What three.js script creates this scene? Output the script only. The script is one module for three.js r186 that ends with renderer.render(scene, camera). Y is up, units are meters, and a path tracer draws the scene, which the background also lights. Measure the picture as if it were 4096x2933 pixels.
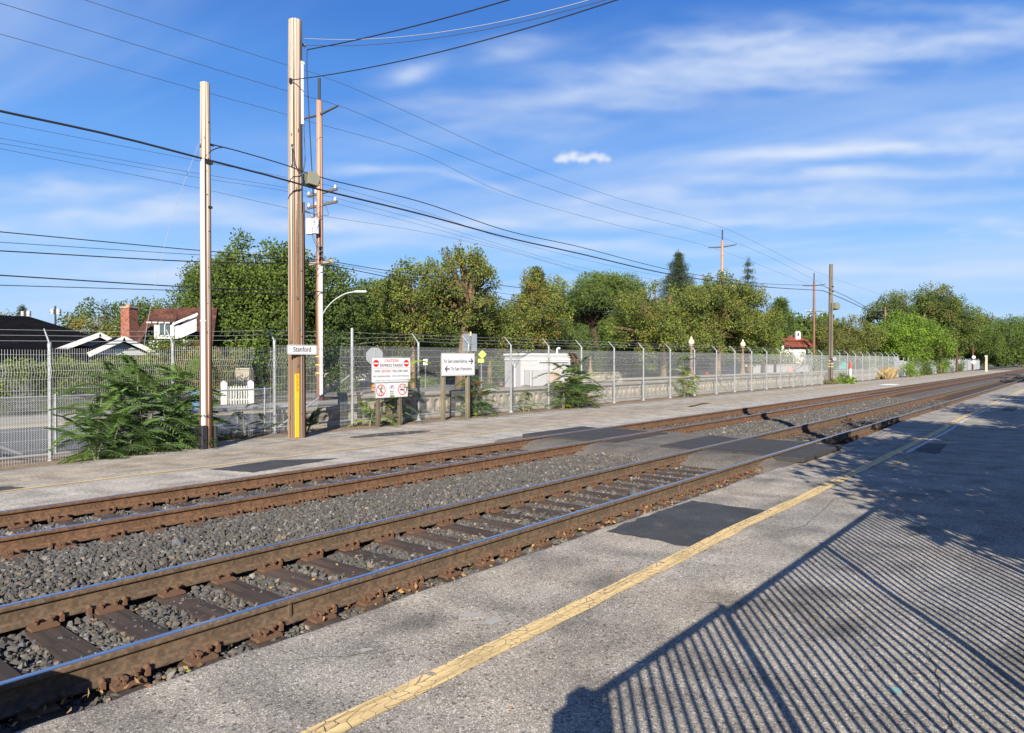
import * as THREE from 'three';
import { ImprovedNoise } from 'three/addons/math/ImprovedNoise.js';
import { mergeGeometries } from 'three/addons/utils/BufferGeometryUtils.js';
import { RoundedBoxGeometry } from 'three/addons/geometries/RoundedBoxGeometry.js';

// ---------------------------------------------------------------- camera, sky, sun, exposure
// World: x runs along the rails, -z across the tracks (d = -z), y = 0 is the near platform.
const scene = new THREE.Scene();
const EYE = 1.975, YAW = 39.19 * Math.PI / 180, PITCH = -0.506 * Math.PI / 180;
const camera = new THREE.PerspectiveCamera(54.95, 1024 / 733, 0.05, 4000);
camera.position.set(0, EYE, 0);
camera.lookAt(Math.cos(YAW) * Math.cos(PITCH), EYE + Math.sin(PITCH), -Math.sin(YAW) * Math.cos(PITCH));
const renderer = new THREE.WebGLRenderer({ antialias: true });
renderer.toneMapping = THREE.LinearToneMapping;
const EXPOSURE = 2.3;
renderer.toneMappingExposure = EXPOSURE;
renderer.shadowMap.enabled = true;
const SUN_AZ = 34.4 * Math.PI / 180, SUN_EL = 26 * Math.PI / 180;      // light travels along +x and -z
const sun = new THREE.DirectionalLight(new THREE.Color(1, 0.93, 0.80), 5);
sun.position.set(-Math.cos(SUN_EL) * Math.cos(SUN_AZ) * 80 + 30, Math.sin(SUN_EL) * 80, Math.cos(SUN_EL) * Math.sin(SUN_AZ) * 80 - 10);
sun.target.position.set(30, 0, -10);
sun.castShadow = true; sun.shadow.radius = 0.5;
sun.shadow.mapSize.set(4096, 4096);
Object.assign(sun.shadow.camera, { left: -120, right: 120, top: 60, bottom: -60, near: 1, far: 400 });
scene.add(sun, sun.target);

const fx = Math.cos(YAW), fz = -Math.sin(YAW), rx = Math.sin(YAW), rz = Math.cos(YAW);
const perlin = new ImprovedNoise();
const N3 = (x, y, z) => perlin.noise(x, y, z);
const fbm = (x, y, z = 0, o = 4) => { let s = 0, a = 0.5, f = 1; for (let i = 0; i < o; i++) { s += a * N3(x * f + i * 17.3, y * f - i * 9.1, z * f + i * 5.7); a *= 0.5; f *= 2.03; } return s; };
const smooth = (a, b, x) => { const t = Math.min(1, Math.max(0, (x - a) / (b - a))); return t * t * (3 - 2 * t); };
const mix = (a, b, t) => a + (b - a) * t;
const clamp = (x, a = 0, b = 1) => Math.min(b, Math.max(a, x));

const STREAKS = [[1500, 190, 820, 62, -0.16, 0.40], [2050, 105, 520, 66, -0.11, 0.32], [1920, 335, 500, 20, -0.07, 0.55], [1900, 390, 430, 15, -0.03, 0.5], [1750, 440, 720, 26, -0.02, 0.45], [1500, 488, 820, 20, -0.01, 0.5], [1250, 545, 640, 18, 0.02, 0.34], [1950, 600, 460, 20, -0.03, 0.36],
  [330, 480, 380, 42, -0.05, 0.48], [130, 425, 260, 22, -0.06, 0.36], [250, 600, 380, 36, 0.02, 0.38], [910, 165, 80, 22, -0.25, 0.5], [1140, 115, 120, 28, -0.2, 0.34], [840, 382, 170, 13, -0.05, 0.36], [1060, 408, 130, 8, 0.25, 0.26], [720, 500, 270, 18, 0, 0.42], [2700, 250, 700, 60, -0.1, 0.5], [-500, 480, 600, 60, 0.05, 0.45]];
function makeSky() {
  const w = 2048, h = 1024, data = new Float32Array(w * h * 4);
  const stops = [[-0.2, 0.36, 0.44, 0.56], [0, 0.53, 0.72, 0.98], [0.05, 0.45, 0.69, 1.0], [0.126, 0.31, 0.60, 1.02], [0.25, 0.165, 0.415, 0.93], [0.36, 0.10, 0.305, 0.80], [0.45, 0.066, 0.225, 0.68], [0.7, 0.04, 0.15, 0.52], [1, 0.03, 0.12, 0.45]];
  // direction in which the cirrus streaks run (their far end lies low, to the left of the view)
  const sa = YAW + 1.03, sx = Math.cos(sa), sz = -Math.sin(sa), qx = -sz, qz = sx;
  const bands = [[0.12, 0.05, 0.55], [0.65, 0.14, 0.28]];
  for (let j = 0; j < h; j++) {
    const el = ((j + 0.5) / h - 0.5) * Math.PI, y = Math.sin(el), c = Math.cos(el);
    for (let i = 0; i < w; i++) {
      const a = ((i + 0.5) / w - 0.5) * 2 * Math.PI, x = Math.cos(a) * c, z = Math.sin(a) * c;
      let k = 1; while (k < stops.length - 1 && y > stops[k][0]) k++;
      const t = smooth(stops[k - 1][0], stops[k][0], y), col = [1, 2, 3].map((m) => mix(stops[k - 1][m], stops[k][m], t));
      let cloud = 0;
      if (y > -0.02) {
        const hh = Math.max(y, 0) + 0.09, px = x / hh, pz = z / hh;                // a flat layer seen in perspective
        const s = px * sx + pz * sz, q = px * qx + pz * qz;
        const warp = fbm(s * 0.22 + 3, q * 0.5, 1.7, 3) * 0.9, qq = q + warp * 0.55;
        let v = fbm(s * 0.13 + 11, qq * 0.85, 4.2, 5) * 1.15 + 0.10;                // broad veils
        v += 0.55 * fbm(s * 0.35, qq * 2.6, 9.1, 4) + 0.22 * fbm(s * 1.6 + 5, qq * 5.5, 2.2, 4);   // streaks and fine combing
        v = smooth(-0.12, 0.60, v) * 0.42;
        const wisp = fbm(px * 2.1 + 4.1, pz * 2.1, 7.7, 5);
        v += 0.35 * smooth(0.22, 0.5, wisp) * smooth(0.1, 0.4, fbm(px * 0.35 + 8, pz * 0.35, 3.3, 3) + 0.15);
        const fw = x * fx + z * fz;                                               // single streaks of cirrus, each where it hangs
        if (fw > 0.05) {
          const U = 1134 + (x * rx + z * rz) / fw * 1561.4, W = 798.2 - y / fw * 1561.4;
          const n1 = fbm(U * 0.0042, W * 0.018, 6.6, 4), n2 = fbm(U * 0.012 + 9, W * 0.05, 2.6, 4);
          for (const [cx, cy, hl, ht, sl, am] of STREAKS) {
            const du = (U - cx) / hl, dv = (W - cy - sl * (U - cx) + n1 * ht * 1.6) / ht; if (Math.abs(du) > 1.6 || Math.abs(dv) > 2.6) continue;
            v += am * Math.exp(-du * du * 1.6 - dv * dv * (dv > 0 ? 1.7 : 0.8)) * clamp(1.0 + n1 * 0.8 + n2 * 0.6, 0, 1.7) * 1.2;
          }
        }
        cloud = clamp(v) * smooth(-0.02, 0.05, y) * mix(1, 0.75, smooth(0.35, 0.8, y));
      }
      const cl = [0.70, 0.80, 0.98];
      const o = (j * w + i) * 4;
      for (let m = 0; m < 3; m++) data[o + m] = mix(col[m], Math.max(cl[m], col[m]), cloud) / EXPOSURE;
      data[o + 3] = 1;
    }
  }
  // the one small puffy cloud: a handful of soft lobes
  const lobes = [[-0.0245, 0.001, 0.0115], [-0.013, 0.002, 0.0105], [-0.033, -0.001, 0.007], [0.0035, 0.0005, 0.0105], [0.014, 0.0025, 0.0085], [0.024, 0, 0.009], [0.033, -0.002, 0.006], [-0.004, -0.002, 0.006]];
  const pa = Math.atan2(-0.099, 1), pe = 0.284;                                    // to the right of the axis, up
  const dirOf = (px, py) => { const u = (px - 1134) / 1561.4, v = (798.2 - py) / 1561.4; return [fx + rx * u, v, fz + rz * u]; };
  const pc = dirOf(1290, 354), pl = Math.hypot(...pc), ca = Math.atan2(pc[2], pc[0]), ce = Math.asin(pc[1] / pl);
  for (let j = 0; j < h; j++) for (let i = 0; i < w; i++) {
    const el = ((j + 0.5) / h - 0.5) * Math.PI, a = ((i + 0.5) / w - 0.5) * 2 * Math.PI;
    const u = (a - ca) * Math.cos(ce), v = el - ce;
    if (Math.abs(u) > 0.06 || Math.abs(v) > 0.03) continue;
    let m = -1;
    const nn = fbm(u * 130, v * 150, 3.1, 4) * 0.9;
    for (const [lx, ly, r] of lobes) m = Math.max(m, 1 - Math.hypot(u - lx, (v - ly) * (v < ly ? 2.2 : 1.25)) / r + nn * smooth(0.06, 0.03, Math.abs(u)));
    const f = smooth(-0.12, 0.62, m) * 0.9, o = (j * w + i) * 4;
    const cc = [0.82, 0.87, 0.97];
    for (let q = 0; q < 3; q++) data[o + q] = mix(data[o + q], cc[q] / EXPOSURE, f);
  }
  const t = new THREE.DataTexture(data, w, h, THREE.RGBAFormat, THREE.FloatType);
  t.mapping = THREE.EquirectangularReflectionMapping; t.magFilter = THREE.LinearFilter; t.minFilter = THREE.LinearFilter; t.wrapS = THREE.RepeatWrapping; t.needsUpdate = true;
  return t;
}
const skyMap = makeSky();
scene.background = skyMap;
scene.environment = skyMap;

// ---------------------------------------------------------------- helpers
const V = (x, y, z) => new THREE.Vector3(x, y, z);
function RNG(seed) { let s = seed >>> 0; return () => { s = (s + 0x6d2b79f5) | 0; let t = Math.imul(s ^ (s >>> 15), 1 | s); t = (t + Math.imul(t ^ (t >>> 7), 61 | t)) ^ t; return ((t ^ (t >>> 14)) >>> 0) / 4294967296; }; }
const rand = RNG(7);
const rr = (a, b, r = rand) => a + (b - a) * r();
// survey: a bearing in the 2268-wide survey photo and a distance, or a plane, give a point in the world
const bearing = (px, w) => { const u = (px - 1134) / 1561.4 * w; return [fx * w + rx * u, fz * w + rz * u]; };
const levelOf = (py, w) => EYE + (798.2 - py) / 1561.4 * w;
const onRow = (px, py, d) => { const u = (px - 1134) / 1561.4, z = fz + rz * u, w = -d / z; return V((fx + rx * u) * w, levelOf(py, w), -d); };

const used = new Map();
function numbered(n) { const k = used.get(n) ?? 0; used.set(n, k + 1); return k ? n + '_' + String(k).padStart(3, '0') : n; }
function prep(m) { m.castShadow = true; m.receiveShadow = true; return m; }
function part(name, g, mat, parent) { const m = prep(new THREE.Mesh(Array.isArray(g) ? merge(g) : g, mat)); m.name = name; parent.add(m); return m; }
function tag(o, label, category, group) { o.userData.label = label; o.userData.category = category; if (group) o.userData.group = group; return o; }
function thing(name, label, category, pos = [0, 0, 0], turn = 0, group) {
  const o = new THREE.Group(); o.name = numbered(name); o.position.set(...pos); o.rotation.y = turn; scene.add(o); return tag(o, label, category, group);
}
function one(name, g, mat, label, category, group) { const m = part(numbered(name), g, mat, scene); return tag(m, label, category, group); }
function setting(name, g, mat) { const m = part(numbered(name), g, mat, scene); m.userData.kind = 'structure'; return m; }
function merge(list) {
  const idx = list.every((g) => g.index), names = ['position', 'normal', 'uv', ...(list.every((g) => g.attributes.color) ? ['color'] : [])];
  return mergeGeometries(list.map((g) => { const q = idx ? g : (g.index ? g.toNonIndexed() : g); const c = new THREE.BufferGeometry(); if (!q.attributes.uv) q.setAttribute('uv', new THREE.BufferAttribute(new Float32Array(q.attributes.position.count * 2), 2)); for (const n of names) c.setAttribute(n, q.attributes[n]); if (q.index) c.setIndex(q.index); return c; }));
}
function box(w, h, d, x = 0, y = 0, z = 0) { return new THREE.BoxGeometry(w, h, d).translate(x, y, z); }
function rbox(w, h, d, r, x = 0, y = 0, z = 0) { return new RoundedBoxGeometry(w, h, d, 1, r).translate(x, y, z); }
function span(x0, x1, y0, y1, z0, z1) { return box(x1 - x0, y1 - y0, z1 - z0, (x0 + x1) / 2, (y0 + y1) / 2, (z0 + z1) / 2); }
function rod(a, b, r0, r1 = r0, sides = 8, open = false) {
  const A = V(...a), B = V(...b), L = A.distanceTo(B);
  const g = new THREE.CylinderGeometry(r1, r0, L, sides, 1, open);
  g.applyQuaternion(new THREE.Quaternion().setFromUnitVectors(V(0, 1, 0), B.clone().sub(A).normalize()));
  return g.translate((A.x + B.x) / 2, (A.y + B.y) / 2, (A.z + B.z) / 2);
}
function tube(pts, r, sides = 5, seg = 0) {
  const c = new THREE.CatmullRomCurve3(pts.map((p) => (p.isVector3 ? p : V(...p))), false, 'centripetal');
  return new THREE.TubeGeometry(c, seg || pts.length * 4, r, sides);
}
function limb(pts, radii, sides = 6) {                                  // tapered tube through points
  const c = new THREE.CatmullRomCurve3(pts), n = (pts.length - 1) * 3, fr = c.computeFrenetFrames(n), pos = [], uv = [], ix = [];
  for (let i = 0; i <= n; i++) {
    const p = c.getPoint(i / n), k = i / n * (radii.length - 1), r = mix(radii[Math.floor(k)], radii[Math.min(radii.length - 1, Math.floor(k) + 1)], k % 1);
    for (let j = 0; j <= sides; j++) { const a = j / sides * Math.PI * 2, q = p.clone().addScaledVector(fr.normals[i], Math.cos(a) * r).addScaledVector(fr.binormals[i], Math.sin(a) * r); pos.push(q.x, q.y, q.z); uv.push(j / sides, i / n * 4); }
  }
  for (let i = 0; i < n; i++) for (let j = 0; j < sides; j++) { const a = i * (sides + 1) + j, b = a + sides + 1; ix.push(a, a + 1, b, b, a + 1, b + 1); }
  const g = new THREE.BufferGeometry(); g.setAttribute('position', new THREE.Float32BufferAttribute(pos, 3)); g.setAttribute('uv', new THREE.Float32BufferAttribute(uv, 2)); g.setIndex(ix); g.computeVertexNormals(); return g;
}
// a sheet over (x, d): heights, and colours if wanted, come from functions
function sheet(xs, rows, at, height, color, uvScale = 2) {
  const pos = [], uv = [], col = [], ix = [], m = rows.length;
  for (const x of xs) for (let j = 0; j < m; j++) {
    const [X, d] = at(x, rows[j]); pos.push(X, height(X, d, rows[j]), -d); uv.push(X / uvScale, d / uvScale);
    if (color) col.push(...color(X, d));
  }
  for (let i = 0; i < xs.length - 1; i++) for (let j = 0; j < m - 1; j++) { const a = i * m + j, b = a + m; ix.push(a, b, a + 1, a + 1, b, b + 1); }
  const g = new THREE.BufferGeometry(); g.setAttribute('position', new THREE.Float32BufferAttribute(pos, 3)); g.setAttribute('uv', new THREE.Float32BufferAttribute(uv, 2));
  if (color) g.setAttribute('color', new THREE.Float32BufferAttribute(col, 3));
  g.setIndex(ix); g.computeVertexNormals();
  if (g.attributes.normal.getY(Math.floor(pos.length / 6)) < 0) { for (let i = 0; i < ix.length; i += 3) [ix[i], ix[i + 1]] = [ix[i + 1], ix[i]]; g.setIndex(ix); g.computeVertexNormals(); }
  return g;
}
const steps = (a, b, s) => { const n = Math.max(1, Math.round((b - a) / s)), o = []; for (let i = 0; i <= n; i++) o.push(a + (b - a) * i / n); return o; };

// ---------------------------------------------------------------- textures
function dataTex(w, h, fn, srgb = true) {
  const d = new Uint8Array(w * h * 4);
  for (let y = 0; y < h; y++) for (let x = 0; x < w; x++) { const c = fn(x, y), o = (y * w + x) * 4; for (let k = 0; k < 3; k++) d[o + k] = clamp(Math.round(c[k] * 255), 0, 255); d[o + 3] = c.length > 3 ? c[3] * 255 : 255; }
  const t = new THREE.DataTexture(d, w, h); t.wrapS = t.wrapT = THREE.RepeatWrapping; t.magFilter = THREE.LinearFilter; t.minFilter = THREE.LinearMipmapLinearFilter; t.generateMipmaps = true;
  if (srgb) t.colorSpace = THREE.SRGBColorSpace; t.needsUpdate = true; return t;
}
// grains: tileable cells, each with its own tone; returns [cell id hash, distance to border] per pixel
function grains(size, cells, seed) {
  const r = RNG(seed), P = []; for (let i = 0; i < cells * cells; i++) P.push([r(), r(), r(), r()]);
  const out = new Float32Array(size * size * 3);
  for (let y = 0; y < size; y++) for (let x = 0; x < size; x++) {
    const u = x / size * cells, v = y / size * cells, cx = Math.floor(u), cy = Math.floor(v); let b = 9, b2 = 9, id = null;
    for (let j = -1; j <= 1; j++) for (let i = -1; i <= 1; i++) {
      const p = P[((cy + j + cells) % cells) * cells + (cx + i + cells) % cells], dx = cx + i + p[0] - u, dy = cy + j + p[1] - v, q = dx * dx + dy * dy;
      if (q < b) { b2 = b; b = q; id = p; } else if (q < b2) b2 = q;
    }
    const o = (y * size + x) * 3; out[o] = id[2]; out[o + 1] = Math.sqrt(b2) - Math.sqrt(b); out[o + 2] = id[3];
  }
  return out;
}
function tileNoise(size, n, seed, oct = 4) {                              // tileable value noise
  const out = new Float32Array(size * size); let amp = 0.5;
  for (let o = 0; o < oct; o++, n *= 2, amp *= 0.5) {
    const r = RNG(seed + o * 31), g = new Float32Array(n * n).map(() => r() * 2 - 1);
    for (let y = 0; y < size; y++) for (let x = 0; x < size; x++) {
      const u = x / size * n, v = y / size * n, i = Math.floor(u), j = Math.floor(v), a = u - i, b = v - j, s = a * a * (3 - 2 * a), t = b * b * (3 - 2 * b), I = (i + 1) % n, J = (j + 1) % n;
      out[y * size + x] += amp * mix(mix(g[j * n + i], g[j * n + I], s), mix(g[J * n + i], g[J * n + I], s), t);
    }
  }
  return out;
}
function asphaltTex(size, cells, seed, tone, contrast, flecks) {
  const g = grains(size, cells, seed), n = tileNoise(size, 6, seed + 5, 5), g2 = grains(size, Math.round(cells / 2.7), seed + 9);
  const color = dataTex(size, size, (x, y) => {
    const i = y * size + x, a = g[i * 3], e = g[i * 3 + 1]; let v = tone * (1 + contrast * (a - 0.5) * 1.7 + n[i] * 0.22);
    if (a > 1 - flecks) v *= 1.22; if (a < 0.10) v *= 0.78; if (g2[i * 3] > 0.965) v *= 1.2; if (g2[i * 3] < 0.03) v *= 0.66;
    v *= mix(0.80, 1.03, smooth(0, 0.22, e)); const w = (g[i * 3 + 2] - 0.5) * 0.05;
    return [v * (1 + w), v, v * (1 - w)];
  });
  const bump = dataTex(size, size, (x, y) => { const i = y * size + x, v = 0.45 + 0.4 * (g[i * 3] - 0.5) + 0.35 * smooth(0, 0.5, g[i * 3 + 1]) + n[i] * 0.3; return [v, v, v]; }, false);
  return [color, bump];
}
const [asColor, asBump] = asphaltTex(1024, 290, 11, 0.66, 0.25, 0.06);
const [bedColor, bedBump] = (() => {
  const size = 512, g = grains(size, 34, 21), n = tileNoise(size, 8, 3, 4);
  return [dataTex(size, size, (x, y) => { const i = y * size + x, e = g[i * 3 + 1], v = (0.30 + 0.30 * g[i * 3] + n[i] * 0.08) * mix(0.35, 1, smooth(0, 0.28, e)), w = g[i * 3 + 2] * 0.12; return [v * (1.02 + w), v, v * (0.98 - w * 0.6)]; }),
    dataTex(size, size, (x, y) => { const i = y * size + x, v = smooth(0, 0.6, g[i * 3 + 1]) * (0.5 + 0.5 * g[i * 3]); return [v, v, v]; }, false)];
})();
const dirtNoise = tileNoise(512, 10, 77, 6);
const dirtTex = dataTex(512, 512, (x, y) => { const v = 0.62 + dirtNoise[y * 512 + x] * 0.5; return [v, v * 0.97, v * 0.93]; });
const rustTex = (() => { const a = tileNoise(512, 12, 41, 5), b = tileNoise(512, 40, 43, 3); return dataTex(512, 512, (x, y) => { const i = y * 512 + x, v = 0.70 + a[i] * 0.12 + b[i] * 0.22, k = clamp(a[(i * 3 + 900) % a.length] * 1.6); return [v * (0.98 + 0.06 * k), v * (0.95 - 0.03 * k), v * (0.92 - 0.1 * k)]; }); })();
const rustBump = (() => { const b = tileNoise(512, 60, 47, 3); return dataTex(512, 512, (x, y) => { const v = 0.5 + b[y * 512 + x] * 0.6; return [v, v, v]; }, false); })();
function woodTex(seed, dark, light, crack) {                              // grain runs along v
  const w = 256, h = 1024, n = tileNoise(1024, 8, seed, 5), r = RNG(seed), cr = [];
  for (let i = 0; i < crack; i++) cr.push([r() * w, r() * h, 80 + r() * 420, 0.6 + r() * 1.3, r() * 6]);
  const knots = []; for (let i = 0; i < 7; i++) knots.push([r() * w, r() * h, 3 + r() * 5]);
  return dataTex(w, h, (x, y) => {
    const g = n[(Math.floor(y / 14) % 1024) * 1024 + (x * 4) % 1024], f = n[(Math.floor(y / 3) % 1024) * 1024 + (x * 23) % 1024], L = n[(y % 1024) * 1024 + (x + 300) % 1024];
    let t = clamp(0.5 + g * 0.75 + f * 0.45 + L * 0.35), k = 1;
    for (const [cx, cy, len, wd, ph] of cr) { const dy = ((y - cy) % h + h) % h; if (dy < len && Math.abs(x - cx - Math.sin(dy * 0.02 + ph) * 2) < wd * Math.sin(dy / len * Math.PI)) k = 0.4; }
    for (const [kx, ky, kr] of knots) { const q = Math.hypot(x - kx, (y - ky) * 0.6); if (q < kr) k = Math.min(k, 0.5 + 0.4 * q / kr); }
    return [0, 1, 2].map((c) => mix(dark[c], light[c], t) * k);
  });
}
const woodPole = woodTex(5, [0.46, 0.37, 0.29], [0.78, 0.69, 0.59], 26), woodDark = woodTex(9, [0.36, 0.25, 0.18], [0.66, 0.53, 0.43], 20), woodGrey = woodTex(13, [0.38, 0.35, 0.31], [0.66, 0.63, 0.57], 26), woodTie = woodTex(17, [0.24, 0.19, 0.16], [0.44, 0.37, 0.32], 30);
const barkTex = woodTex(23, [0.30, 0.25, 0.20], [0.56, 0.49, 0.40], 40);
function bleachedTex(seed, dark, light, from) {                            // one pole from foot to top: sun-bleached streaks take over towards the top
  const n = tileNoise(1024, 10, seed + 2, 5), base = woodTex(seed, [1, 1, 1], [1, 1, 1], 22).image.data, r = RNG(seed + 4), knots = []; for (let i = 0; i < 26; i++) knots.push([r() * 256, r() * 1024, 2 + r() * 2.5]);
  return dataTex(256, 1024, (x, y) => {
    const s = n[(Math.floor(y / 22) % 1024) * 1024 + (x * 7) % 1024], f = n[(Math.floor(y / 4) % 1024) * 1024 + (x * 29) % 1024], pale = clamp((y / 1024 - from) * 5 + s * 5 + f * 2.5 + 0.5);
    let k = 0.82 + f * 0.5; k *= base[(y * 256 + x) * 4] < 180 ? 0.5 : 1;
    for (const [kx, ky, kr] of knots) if (Math.hypot(x - kx, (y - ky) * 0.8) < kr) k *= 0.55;
    return [0, 1, 2].map((c) => mix(dark[c], light[c], pale) * k);
  });
}
function rep(t, u, v) { const c = t.clone(); c.repeat.set(u, v); c.needsUpdate = true; return c; }

// ---------------------------------------------------------------- materials
const lin = (r, g, b) => new THREE.Color().setRGB(r, g, b);
const M = (o) => new THREE.MeshStandardMaterial({ roughness: 0.85, ...o });
const plain = (r, g, b, rough = 0.7, metal = 0, o = {}) => M({ color: lin(r, g, b), roughness: rough, metalness: metal, ...o });
const asphaltMat = M({ map: asColor, bumpMap: asBump, bumpScale: 0.0010, vertexColors: true, roughness: 0.92 });
const farAsphaltMat = M({ map: rep(asColor, 1, 1), bumpMap: asBump, bumpScale: 0.0015, vertexColors: true, roughness: 0.95 });
const roadMat = M({ map: rep(asColor, 0.7, 0.7), color: lin(0.11, 0.115, 0.13), roughness: 0.9 });
const dirtMat = M({ map: dirtTex, color: lin(0.42, 0.33, 0.24), roughness: 1 });
const bedMat = M({ map: bedColor, bumpMap: bedBump, bumpScale: 0.03, color: lin(0.95, 0.9, 0.86), roughness: 1 });
const tarMat = M({ map: rep(asColor, 1.3, 1.3), bumpMap: asBump, bumpScale: 0.0015, vertexColors: true, roughness: 0.8 });
const rubberMat = M({ map: rep(asColor, 2, 2), bumpMap: asBump, bumpScale: 0.001, color: lin(0.075, 0.066, 0.060), roughness: 0.8 });
const railMat = M({ map: rustTex, bumpMap: rustBump, bumpScale: 0.0012, color: lin(0.190, 0.134, 0.086), roughness: 0.85 });
const plateMat = M({ map: rep(rustTex, 3, 3), color: lin(0.225, 0.122, 0.068), roughness: 0.95 });
const railMat2 = M({ map: rustTex, bumpMap: rustBump, bumpScale: 0.0012, color: lin(0.225, 0.128, 0.070), roughness: 0.85 });
const railTopMat = M({ color: lin(0.62, 0.63, 0.66), roughness: 0.24, metalness: 1 });
const tieMats = [0.62, 0.72, 0.85].map((k) => M({ map: woodTie, color: lin(0.62 * k, 0.55 * k, 0.50 * k), roughness: 0.95 }));
const galv = plain(0.30, 0.31, 0.325, 0.5, 0.4);
const galvPaint = plain(0.32, 0.335, 0.35, 0.5, 0.35);
const wireMat = plain(0.43, 0.445, 0.455, 0.5, 0.3);
const cableMat = plain(0.012, 0.012, 0.013, 0.6), thinWireMat = plain(0.05, 0.055, 0.065, 0.5), greyWireMat = plain(0.25, 0.27, 0.3, 0.5);
const poleMat = M({ map: bleachedTex(5, [0.60, 0.46, 0.34], [0.88, 0.81, 0.75], 0.56), color: lin(0.70, 0.67, 0.64), roughness: 0.9 });
const guardPoleMat = M({ map: bleachedTex(29, [0.48, 0.34, 0.24], [0.88, 0.80, 0.73], 0.60), color: lin(0.70, 0.67, 0.64), roughness: 0.9 });
const streetPoleMat = M({ map: bleachedTex(37, [0.46, 0.29, 0.20], [0.82, 0.68, 0.60], 0.5), color: lin(0.72, 0.66, 0.62), roughness: 0.9 });
const poleDarkMat = M({ map: woodDark, color: lin(0.66, 0.60, 0.55), roughness: 0.9 });
const poleGreyMat = M({ map: woodGrey, color: lin(0.72, 0.68, 0.62), roughness: 0.95 });
const postMat = M({ map: woodGrey, color: lin(0.55, 0.50, 0.44), roughness: 0.95 });
const postPaleMat = M({ map: woodGrey, color: lin(0.85, 0.82, 0.72), roughness: 0.95 });
const whitePlastic = plain(0.54, 0.54, 0.54, 0.55), whitePaint = plain(0.55, 0.54, 0.52, 0.7), creamPaint = plain(0.62, 0.56, 0.44, 0.8);
const concNoise = tileNoise(512, 7, 91, 6);
const concreteTex = dataTex(512, 512, (x, y) => { const v = 0.70 + concNoise[y * 512 + x] * 0.28; return [v, v * 0.985, v * 0.95]; });
const concreteMat = M({ map: concreteTex, color: lin(0.54, 0.49, 0.42), roughness: 0.95 });
const pavingMat = M({ map: concreteTex, color: lin(0.42, 0.39, 0.35), roughness: 0.95 });
const darkMetal = plain(0.03, 0.03, 0.032, 0.5, 0.4), greyMetal = plain(0.20, 0.21, 0.22, 0.5, 0.5);
// ---------------------------------------------------------------- ground, platforms
const TOR = 0.13, RAILS = [4.84 - 0.035, 6.345 - 0.035, 8.82 - 0.035, 10.32 - 0.035];   // rail centre lines (d), top of rail
const TRACKS = [(RAILS[0] + RAILS[1]) / 2, (RAILS[2] + RAILS[3]) / 2];
const edgeNear = (x) => 4.43 + 0.035 * N3(x * 1.3, 2.2, 0) + 0.02 * N3(x * 5, 7.7, 0) + 0.012 * N3(x * 17, 3.1, 0) + 0.24 * smooth(17, 27, x);
const hNear = (x, d) => 0.013 * fbm(x * 0.45, d * 0.45, 5, 3) * 2 + 0.005 * N3(x * 2.1, d * 2.1, 1.4)
  + 0.05 * smooth(1.9, 0.6, d) * smooth(2, 4, x) * (N3(x * 0.42 + 1.5, d * 1.15, 8.3)) ;
function asphaltTone(x, d) {
  let v = 1 + 0.40 * fbm(x * 0.35, d * 0.5, 2.1, 4) + 0.20 * fbm(x * 2.3, d * 2.3, 6.1, 3);
  v *= 1 - 0.42 * smooth(0.14, 0.42, fbm(x * 0.8 + 40, d * 1.4 + 3, 9.9, 4));              // oily stains
  v *= 1 + 0.16 * smooth(0.2, 0.45, fbm(x * 0.9 - 20, d * 1.2, 13.3, 4));                   // worn, pale spots
  const w = 0.03 * N3(x * 0.6, d * 0.6, 4);
  return [v * (0.60 + w), v * 0.53, v * (0.435 - w)];
}
const nearRows = [-0.06, 0, 0.03, ...steps(0.06, 4.4, 0.055), ...steps(4.6, 7, 0.4), ...steps(8, 14, 2)];
const nearH = (x, d, t) => (t < 0 ? -0.22 : t === 0 ? hNear(x, d) - 0.03 : t < 0.04 ? hNear(x, d) - 0.008 : hNear(x, d));
setting('near_platform', sheet([...steps(-4, 18, 0.055), ...steps(18.2, 30, 0.25), ...steps(31, 170, 1.5)], nearRows, (x, t) => [x, edgeNear(x) - Math.max(t, 0) + (t < 0 ? 0.015 : 0)], nearH, asphaltTone), asphaltMat);

const hFar = (x, d) => -0.02 - 0.035 * smooth(13, 17, d) - 0.17 * smooth(9, 4.5, x) * smooth(14.6, 17, d) + 0.012 * fbm(x * 0.5, d * 0.5, 3, 3) - 0.10 * smooth(11.15, 10.6, d);
function farTone(x, d) {
  let v = 1 + 0.30 * fbm(x * 0.3, d * 0.8, 12, 4) + 0.14 * fbm(x * 2, d * 2, 3.1, 3);
  const sand = clamp(smooth(12.9, 13.5, d + 0.3 * N3(x * 0.8, d, 3)) * smooth(15.6, 14.4, d + 0.5 * N3(x * 0.5, d * 0.5, 9)) * 0.85 + 0.8 * smooth(10.4, 11.0, 11.9 - d * 0.06) * smooth(11.6, 10.9, d + 0.2 * N3(x, d, 2)));
  const dirt = smooth(16.1, 16.9, d + 0.35 * fbm(x * 1.3, d * 1.3, 21, 3));
  v *= 1 + 0.10 * smooth(12.8, 12.4, d);
  const grey = [0.70, 0.63, 0.53], tan = [0.69, 0.565, 0.41], soil = [0.42, 0.305, 0.20];
  return [0, 1, 2].map((c) => v * mix(mix(grey[c], tan[c], sand), soil[c], dirt));
}
setting('far_platform', sheet([...steps(-2, 34, 0.09), ...steps(34.5, 170, 0.8)], [...steps(10.62, 12.4, 0.12), ...steps(12.5, 17.6, 0.10), ...steps(17.9, 18.6, 0.35)], (x, d) => [x, d], hFar, farTone), farAsphaltMat);

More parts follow.
